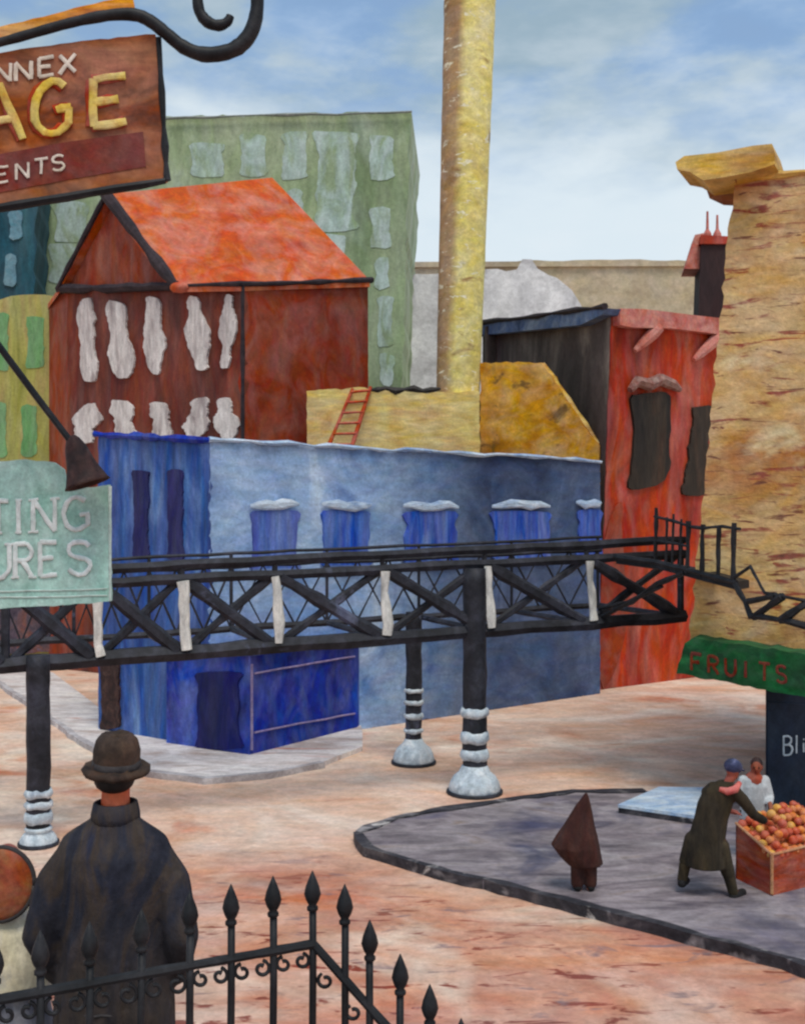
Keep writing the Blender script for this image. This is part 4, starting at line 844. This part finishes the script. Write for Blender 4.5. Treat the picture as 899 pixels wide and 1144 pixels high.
# ================================================================== fruit crate and fruit
Fc = G(862, 1001, ZK); e1 = V((-.26, .66, 0)); e2 = V((1.12, .66, 0))
r = root('fruit_crate', 'red brown wooden crate heaped with oranges beside the dark shop', 'crate', Fc + (e1 + e2) * .5)
def cr(u, v, z): return Fc + e1 * u + e2 * v + V((0, 0, z))
HF, HB = .52, .74
for nm, q in (('front_panel', ((0, 0, HF), (0, 1, HF + .02))), ('side_panel', ((0, 0, HF), (1, 0, HB))), ('back_panel', ((1, 0, HB), (1, 1, HB + .06))), ('side_panel', ((0, 1, HF + .02), (1, 1, HB + .06)))):
    (u0, v0, z0), (u1, v1, z1) = q; a, b = cr(u0, v0, 0), cr(u1, v1, 0)
    n_ = (cr(.5, .5, 0) - (a + b) / 2).normalized()
    bm = bmesh.new(); slab(bm, [a, b, b + V((0, 0, z1)), a + V((0, 0, z0))], n_ * .03); link(nm, bm, M['crate'], r)
bm = bmesh.new(); tube(bm, [cr(0, 0, .02), cr(0, 0, .26), cr(0, 0, HF)], [.022, .02, .025], 6); link('corner_post', bm, M['crate_edge'], r)
for (u0, v0, z0), (u1, v1, z1) in (((0, 0, HF), (0, 1, HF + .02)), ((0, 0, HF), (1, 0, HB))):
    bm = bmesh.new(); tube(bm, [cr(u0, v0, z0), cr((u0 + u1) / 2, (v0 + v1) / 2, (z0 + z1) / 2), cr(u1, v1, z1)], .018, 6); link('rim', bm, M['crate_edge'], r)
bm = bmesh.new(); slab(bm, [cr(.06, .04, HF - .1), cr(.06, .96, HF - .1), cr(.94, .96, HB - .05), cr(.94, .04, HB - .05)], V((0, 0, -.04))); link('shelf', bm, M['crate'], r)
fm = {}
for k in ('orange', 'red', 'yellow'):
    bm = bmesh.new(); ball(bm, (0, 0, 0), (.06, .06, .055), 12, 8); ball(bm, (0, 0, .054), (.008, .008, .006), 6, 4)
    me = bpy.data.meshes.new('fruit'); bm.to_mesh(me); bm.free(); me.materials.append(M['fruit_' + k])
    for p in me.polygons: p.use_smooth = True
    fm[k] = me
labels = {'orange': 'round orange fruit heaped in the red brown crate', 'red': 'reddish fruit heaped among the oranges in the crate', 'yellow': 'yellow fruit heaped among the oranges in the crate'}
def fruit(p):
    k = R.choice(('orange', 'orange', 'red', 'yellow', 'orange', 'red'))
    f = bpy.data.objects.new('fruit', fm[k]); COL.objects.link(f); f.location = p
    f.rotation_euler = (R.uniform(-1, 1), R.uniform(-1, 1), R.uniform(0, 6)); s = R.uniform(.85, 1.12); f.scale = (s, s, s)
    f['label'] = labels[k]; f['category'] = 'fruit'; f['group'] = 'fruit heaped in the crate'
nu, nv = 7, 12
for layer in range(4):
    for i in range(nu - layer):
        for j in range(nv - layer * 2):
            if layer and R.random() < .12 * layer: continue
            u = .08 + (i + layer * .5) * .84 / (nu - 1); v = .05 + (j + layer) * .9 / (nv - 1)
            fruit(cr(u + R.uniform(-.015, .015), v + R.uniform(-.01, .01), HF - .05 + (HB - HF + .05) * u + layer * .085 + R.uniform(-.01, .01)))

# pale hatch on the pavement
hz = [G(*q, .26) for q in ((690, 899), (736, 879), (806, 880), (786, 913))]
r = root('cellar_hatch', 'pale blue white cellar hatch with dark sides behind the brown coated person', 'hatch', (sum((p.x for p in hz)) / 4, sum((p.y for p in hz)) / 4, ZK))
bm = bmesh.new(); slab(bm, hz, V((0, 0, -.05))); link('lid', bm, M['hatch_blue'], r)
bm = bmesh.new(); slab(bm, [V((p.x, p.y, .209)) for p in [hz[0] * .995 + hz[2] * .005, hz[1], hz[2], hz[3]]], V((0, 0, -.11))); link('frame', bm, M['kerb_dark'], r)

# ================================================================== near iron railing
r = root('iron_railing', 'black spear topped iron railing with scrolls in the foreground', 'railing', (-.8, 3.5, ZT))
def fd(px): return 3.29 + .41 * px / 350.0
def fpnt(px, y): return P(px, y, fd(px))
def ry(px): return 1117 - (px / 350.0) * 62
def sd(px): return 3.7 - (px - 350) * .0009
def spnt(px, y): return P(px, y, sd(px))
bm = bmesh.new(); k = 22; tube(bm, [fpnt(-120 + 470 * i / k, ry(-120 + 470 * i / k)) for i in range(k + 1)], [.0165 * R.uniform(.88, 1.12) for i in range(k + 1)], 8); link('rail', bm, M['iron'], r)
bm = bmesh.new(); tube(bm, [spnt(350 + i * 30, 1055 + i * 34) for i in range(13)], [.0165 * R.uniform(.88, 1.12) for i in range(13)], 8); link('rail', bm, M['iron'], r)
bm = bmesh.new(); tube(bm, [V((fpnt(-120 + 470 * i / 4, 1000).x, fpnt(-120 + 470 * i / 4, 1000).y, ZT + .12)) for i in range(5)], .016, 8); link('rail', bm, M['iron'], r)
def picket(pt, head_h, zb):
    top = V(pt); bm = bmesh.new(); h0 = top.z - head_h
    tube(bm, [V((top.x, top.y, zb + (h0 - zb) * i / 6)) + V((R.uniform(-.002, .002), 0, 0)) for i in range(7)], .0125, 8); pk = link('picket', bm, M['iron'], r, True)
    bm = bmesh.new(); s = head_h / .12
    lathe(bm, (top.x, top.y, h0), [(.011, -.012), (.019, -.006), (.019, .004), (.013, .01), (.022, .025 * s), (.0285, .045 * s), (.023, .07 * s), (.012, .097 * s), (.0015, .12 * s)], 10); link('spearhead', bm, M['iron'], pk, True)
for x, y in ((-100, 1064), (-52, 1056), (-6, 1050), (45, 1040), (100, 1030), (158, 1016), (212, 996), (258, 988), (305, 979), (349, 973)): picket(fpnt(x, y), .125, ZT)
for i, (x, y) in enumerate(((385, 988), (413, 1028), (447, 1066), (480, 1100), (515, 1138), (548, 1175), (580, 1210), (612, 1248), (645, 1285))): picket(spnt(x, y), .125, max(ZT - .18 - .18 * int((spnt(x, y).x + .25) / .2), .02))
xs = [-52, -6, 45, 100, 158, 212, 258, 305, 349]
for x0, x1 in zip(xs, xs[1:]):
    bm = bmesh.new(); w = (x1 - x0)
    for c, sg in ((x0 + w * .27, 1), (x1 - w * .27, -1)):
        rad = w * .2; pts = []
        for i in range(18):
            a = math.radians(100 + i * 22) if sg > 0 else math.radians(80 - i * 22); q = rad * (1 - i * .036)
            pts.append(fpnt(c + q * math.cos(a), ry(c) + 8 + rad - q * math.sin(a)))
        tube(bm, pts, [.0065] * 17 + [.009], 6)
    link('scroll', bm, M['iron'], r, True)
for x0, x1 in ((350, 385), (385, 413), (413, 447)):
    bm = bmesh.new(); c = (x0 + x1) / 2 - 4; yc = 1055 + (c - 350) * 1.13 + 26; rad = 9
    tube(bm, [spnt(c + rad * (1 - i * .036) * math.cos(math.radians(120 + i * 22)), yc - rad * (1 - i * .036) * math.sin(math.radians(120 + i * 22))) for i in range(17)], .0065, 6); link('scroll', bm, M['iron'], r, True)

# ================================================================== hanging signs
pl = Plane(P(185, 120, 8), (.12, -1, 0))
r = root('storage_sign', 'orange brown hanging sign with yellow letters AGE under a black scroll', 'sign', pl.hit(90, 215))
bm = bmesh.new(); slab(bm, rough_outline([pl.hit(x, y) for x, y in ((-90, 72), (0, 58), (90, 46), (174, 37), (180, 120), (186, 201), (90, 215), (0, 230), (-90, 244))], .12, .006, pl.n), -pl.n * .07); bd_ = link('board', bm, M['storage_board'], r)
bm = bmesh.new(); slab(bm, [pl.hit(x, y, .006) for x, y in ((-90, 187), (0, 172), (78, 158), (160, 147), (163, 186), (80, 200), (0, 215), (-90, 231))], -pl.n * .01); link('lower_panel', bm, M['storage_band'], bd_)
bm = bmesh.new(); slab(bm, rough_outline([pl.hit(x, y, -.01) for x, y in ((-90, 45), (0, 29), (60, 14), (148, -8), (151, 13), (60, 30), (0, 42), (-90, 58))], .12, .006, pl.n), -pl.n * .05); link('top_board', bm, M['orange_strip'], r)
bm = bmesh.new(); tube(bm, [pl.hit(-90 + i * 27.5, 247 - i * 4.4 + R.uniform(-1, 1), .01) for i in range(11)], [.03 * R.uniform(.7, 1.2) for i in range(11)], 7); link('bottom_rail', bm, M['iron'], r)
bm = bmesh.new(); tube(bm, [pl.hit(177 + i * 1.2, 42 + i * 20 + R.uniform(-1, 1), .0) for i in range(9)], [.025 * R.uniform(.6, 1.3) for i in range(9)], 7); link('side_rail', bm, M['iron'], r)
q = [(-90, 66), (-40, 56), (0, 49), (40, 38), (80, 27), (120, 19), (150, 18), (168, 25), (185, 38), (205, 54), (226, 62), (248, 61), (266, 54), (279, 40), (286, 20), (287, -4), (280, -30), (262, -48), (240, -46), (225, -28), (221, -6), (223, 14), (232, 26), (244, 30), (254, 26), (258, 18)]
w = [.03, .03, .032, .034, .036, .04, .045, .046, .046, .05, .054, .056, .056, .055, .052, .05, .048, .045, .042, .04, .04, .042, .042, .04, .036, .028]
bm = bmesh.new(); pts = []; ww = []
for i in range(len(q) - 1):
    p0, p1, p2, p3 = q[max(i - 1, 0)], q[i], q[i + 1], q[min(i + 2, len(q) - 1)]
    for j in range(4):
        t = j / 4; pts.append(pl.hit(*[0.5 * (2 * p1[c] + (p2[c] - p0[c]) * t + (2 * p0[c] - 5 * p1[c] + 4 * p2[c] - p3[c]) * t * t + (3 * p1[c] - p0[c] - 3 * p2[c] + p3[c]) * t ** 3) for c in range(2)], .03)); ww.append((w[i] + (w[i + 1] - w[i]) * t) * R.uniform(.94, 1.06))
tube(bm, pts, ww, 10); link('scroll_bracket', bm, M['iron'], r, True)
bm = bmesh.new()
for c, x, y in (('N', -6, 93), ('N', 17, 91), ('E', 43, 86), ('X', 66, 83)): letter(bm, pl, c, x, y, 19, 20, -.13, 2.2, .012)
for c, x, y in (('E', -4, 205), ('N', 18, 201), ('T', 39, 196), ('S', 58, 192)): letter(bm, pl, c, x, y, 15, 17, -.15, 1.5, .016)
link('lettering', bm, M['letter_white'], r)
for nm, mat, dx, st, out in (('letter_backing', 'letter_back_red', -3, 6.0, .006), ('large_lettering', 'letter_yellow', 0, 4.5, .022)):
    bm = bmesh.new()
    for c, x, y, ww_, h in (('A', -26, 163, 52, 66), ('G', 38, 153, 42, 58), ('E', 103, 142, 42, 52)): letter(bm, pl, c, x + dx, y, ww_, h, -.14, st, out)
    link(nm, bm, M[mat], r)

pl = Plane(P(123, 600, 9), (.1, -1, 0))
r = root('fixtures_sign', 'pale aqua sign with white letters TING and URES in front of the bridge', 'sign', pl.hit(50, 670))
bm = bmesh.new(); slab(bm, rough_outline([pl.hit(x, y) for x, y in ((-100, 514), (0, 516), (30, 513), (60, 517), (72, 524), (74, 540), (90, 545), (122, 542), (123, 600), (124, 672), (60, 677), (0, 680), (-100, 684))], .1, .006, pl.n), -pl.n * .06); link('board', bm, M['aqua_board'], r)
for yy in (660, 667):
    bm = bmesh.new(); tube(bm, [pl.hit(-100 + i * 22, yy + 3 - i * .5 + R.uniform(-.6, .6), .006) for i in range(11)], .007, 6, pl.n, .5); link('border', bm, M['aqua_edge'], r)
bm = bmesh.new(); tube(bm, [pl.hit(123, 543 + i * 16, .004) for i in range(9)], [.012 * R.uniform(.6, 1.3) for i in range(9)], 6); link('edge', bm, M['aqua_edge'], r)
bm = bmesh.new()
for c, x, y, w_ in (('T', -14, 596, 24), ('I', 13, 595, 16), ('N', 36, 594, 27), ('G', 71, 592, 29)): letter(bm, pl, c, x, y, w_, 36, -.03, 2.7, .01, True)
for c, x, y, w_ in (('U', -15, 646, 27), ('R', 16, 645, 22), ('E', 44, 643, 22), ('S', 74, 642, 29)): letter(bm, pl, c, x, y, w_, 37, -.03, 2.7, .01, True)
link('lettering', bm, M['letter_pale'], r)

r = root('sign_lamp', 'dark brown conical lamp on a slanting black rod above the aqua sign', 'lamp', P(95, 540, 8.7))
bm = bmesh.new(); tube(bm, [P(x, y, 8.7) for x, y in ((-90, 268), (-40, 332), (0, 388), (40, 442), (75, 488), (97, 522))], [.026, .026, .028, .028, .026, .024], 8); link('arm', bm, M['iron'], r)
bm = bmesh.new(); a_, b_ = P(80, 487, 8.72), P(98, 541, 8.72); h = (b_ - a_).length
lathe(bm, a_, [(.03, 0), (.055, .03), (.085, .1), (.115, h * .6), (.165, h * .93), (.182, h), (.17, h + .004), (.1, h * .6), (.03, .1)], 22, (b_ - a_)); sh = link('shade', bm, M['lamp_brown'], r, True)
bm = bmesh.new(); ball(bm, a_.lerp(b_, .72), (.05, .05, .06)); link('bulb', bm, M['lamp_inside'], sh, True)

# ================================================================== sky, sun, camera
w = bpy.data.worlds.new('World'); S.world = w; w.use_nodes = True
nt = w.node_tree; N = nt.nodes; Lk = nt.links; N.clear()
out = N.new('ShaderNodeOutputWorld'); bg = N.new('ShaderNodeBackground'); bg.inputs['Strength'].default_value = 0.1
EL, AZ = 64, 16        # the sun stands behind the camera's right shoulder
sky = N.new('ShaderNodeTexSky'); sky.sky_type = 'NISHITA'; sky.sun_disc = False
sky.sun_elevation = math.radians(EL); sky.sun_rotation = math.radians(180 - AZ); sky.altitude = 50; sky.dust_density = 2.0; sky.air_density = 1.0
tc = N.new('ShaderNodeTexCoord'); sx = N.new('ShaderNodeSeparateXYZ'); Lk.new(tc.outputs['Generated'], sx.inputs[0])
def math_(op, a, b):
    m = N.new('ShaderNodeMath'); m.operation = op
    for i, v in enumerate((a, b)):
        if isinstance(v, (int, float)): m.inputs[i].default_value = v
        else: Lk.new(v, m.inputs[i])
    return m.outputs[0]
def sky_noise(sc, scale, loc, rot, det, dist):
    mp = N.new('ShaderNodeMapping'); mp.inputs['Scale'].default_value = sc; mp.inputs['Location'].default_value = loc; mp.inputs['Rotation'].default_value = (0, math.radians(rot), 0)
    Lk.new(tc.outputs['Generated'], mp.inputs[0])
    nz = N.new('ShaderNodeTexNoise'); nz.inputs['Scale'].default_value = scale; nz.inputs['Detail'].default_value = det; nz.inputs['Distortion'].default_value = dist; nz.inputs['Roughness'].default_value = 0.55
    Lk.new(mp.outputs[0], nz.inputs['Vector']); return nz.outputs['Fac']
def sky_mix(f, a, b):
    mx = N.new('ShaderNodeMix'); mx.data_type = 'RGBA'; Lk.new(f, mx.inputs[0])
    for k, v in ((6, a), (7, b)):
        if isinstance(v, tuple): mx.inputs[k].default_value = v
        else: Lk.new(v, mx.inputs[k])
    return mx.outputs[2]
def ramp01(v, a, b, c=0.0, d=1.0):
    mr = N.new('ShaderNodeMapRange'); mr.interpolation_type = 'SMOOTHSTEP'
    for i, q in enumerate((a, b, c, d)): mr.inputs[i + 1].default_value = q
    Lk.new(v, mr.inputs[0]); return mr.outputs[0]
n1 = sky_noise((1.6, 1.6, 3.6), 1.9, (1.3, 0.4, 0.2), -16, 6, 0.15)
n2 = sky_noise((1.3, 1.3, 3.0), 2.6, (7.3, 2.4, 4.2), -12, 6, 0.15)
n3 = sky_noise((2.4, 2.4, 6.0), 5.0, (2.3, 5.4, 1.2), -10, 6, 0.1)
low = math_('MULTIPLY', math_('SUBTRACT', 0.335, sx.outputs['Z']), 10.0)
cl = math_('ADD', math_('ADD', low, math_('MULTIPLY', math_('SUBTRACT', n1, 0.5), 3.4)), math_('MULTIPLY', math_('SUBTRACT', n3, 0.5), 1.0))
lay = sky_mix(ramp01(n3, .3, .7, .5, .85), sky.outputs[0], (1.4, 2.7, 4.7, 1))
lay = sky_mix(ramp01(math_('ADD', n2, math_('MULTIPLY', math_('SUBTRACT', n3, .5), .4)), .4, .6, .0, .85), lay, (2.0, 2.8, 3.3, 1))
lay = sky_mix(ramp01(cl, -0.9, 0.7, 0.1, 1.0), lay, (4.9, 5.6, 6.1, 1))
lay = sky_mix(ramp01(n3, .4, .75, .0, .25), lay, (5.6, 6.0, 6.3, 1))
class mx: outputs = {2: lay}
Lk.new(mx.outputs[2], bg.inputs['Color']); Lk.new(bg.outputs[0], out.inputs['Surface'])

sl = bpy.data.lights.new('sun', 'SUN'); sl.energy = 1.45; sl.angle = math.radians(24); sl.color = (1, .93, .82)
so = bpy.data.objects.new('sun', sl); COL.objects.link(so)
to = V((math.sin(math.radians(AZ)) * math.cos(math.radians(EL)), -math.cos(math.radians(AZ)) * math.cos(math.radians(EL)), math.sin(math.radians(EL))))
so.rotation_euler = to.to_track_quat('Z', 'Y').to_euler(); so.location = to * 60

cd = bpy.data.cameras.new('camera'); cam = bpy.data.objects.new('camera', cd); COL.objects.link(cam)
cam.location = (0, 0, EYE); cam.rotation_euler = (math.radians(90), 0, 0)
cd.sensor_fit = 'HORIZONTAL'; cd.angle = 2 * math.atan(CX / F); cd.clip_end = 2000
S.camera = cam
S.view_settings.view_transform = 'Standard'; S.view_settings.look = 'None'; S.view_settings.gamma = 1.0; S.view_settings.exposure = 0.56; S.view_settings.use_curve_mapping = False
S.cycles.filter_width = 2.4
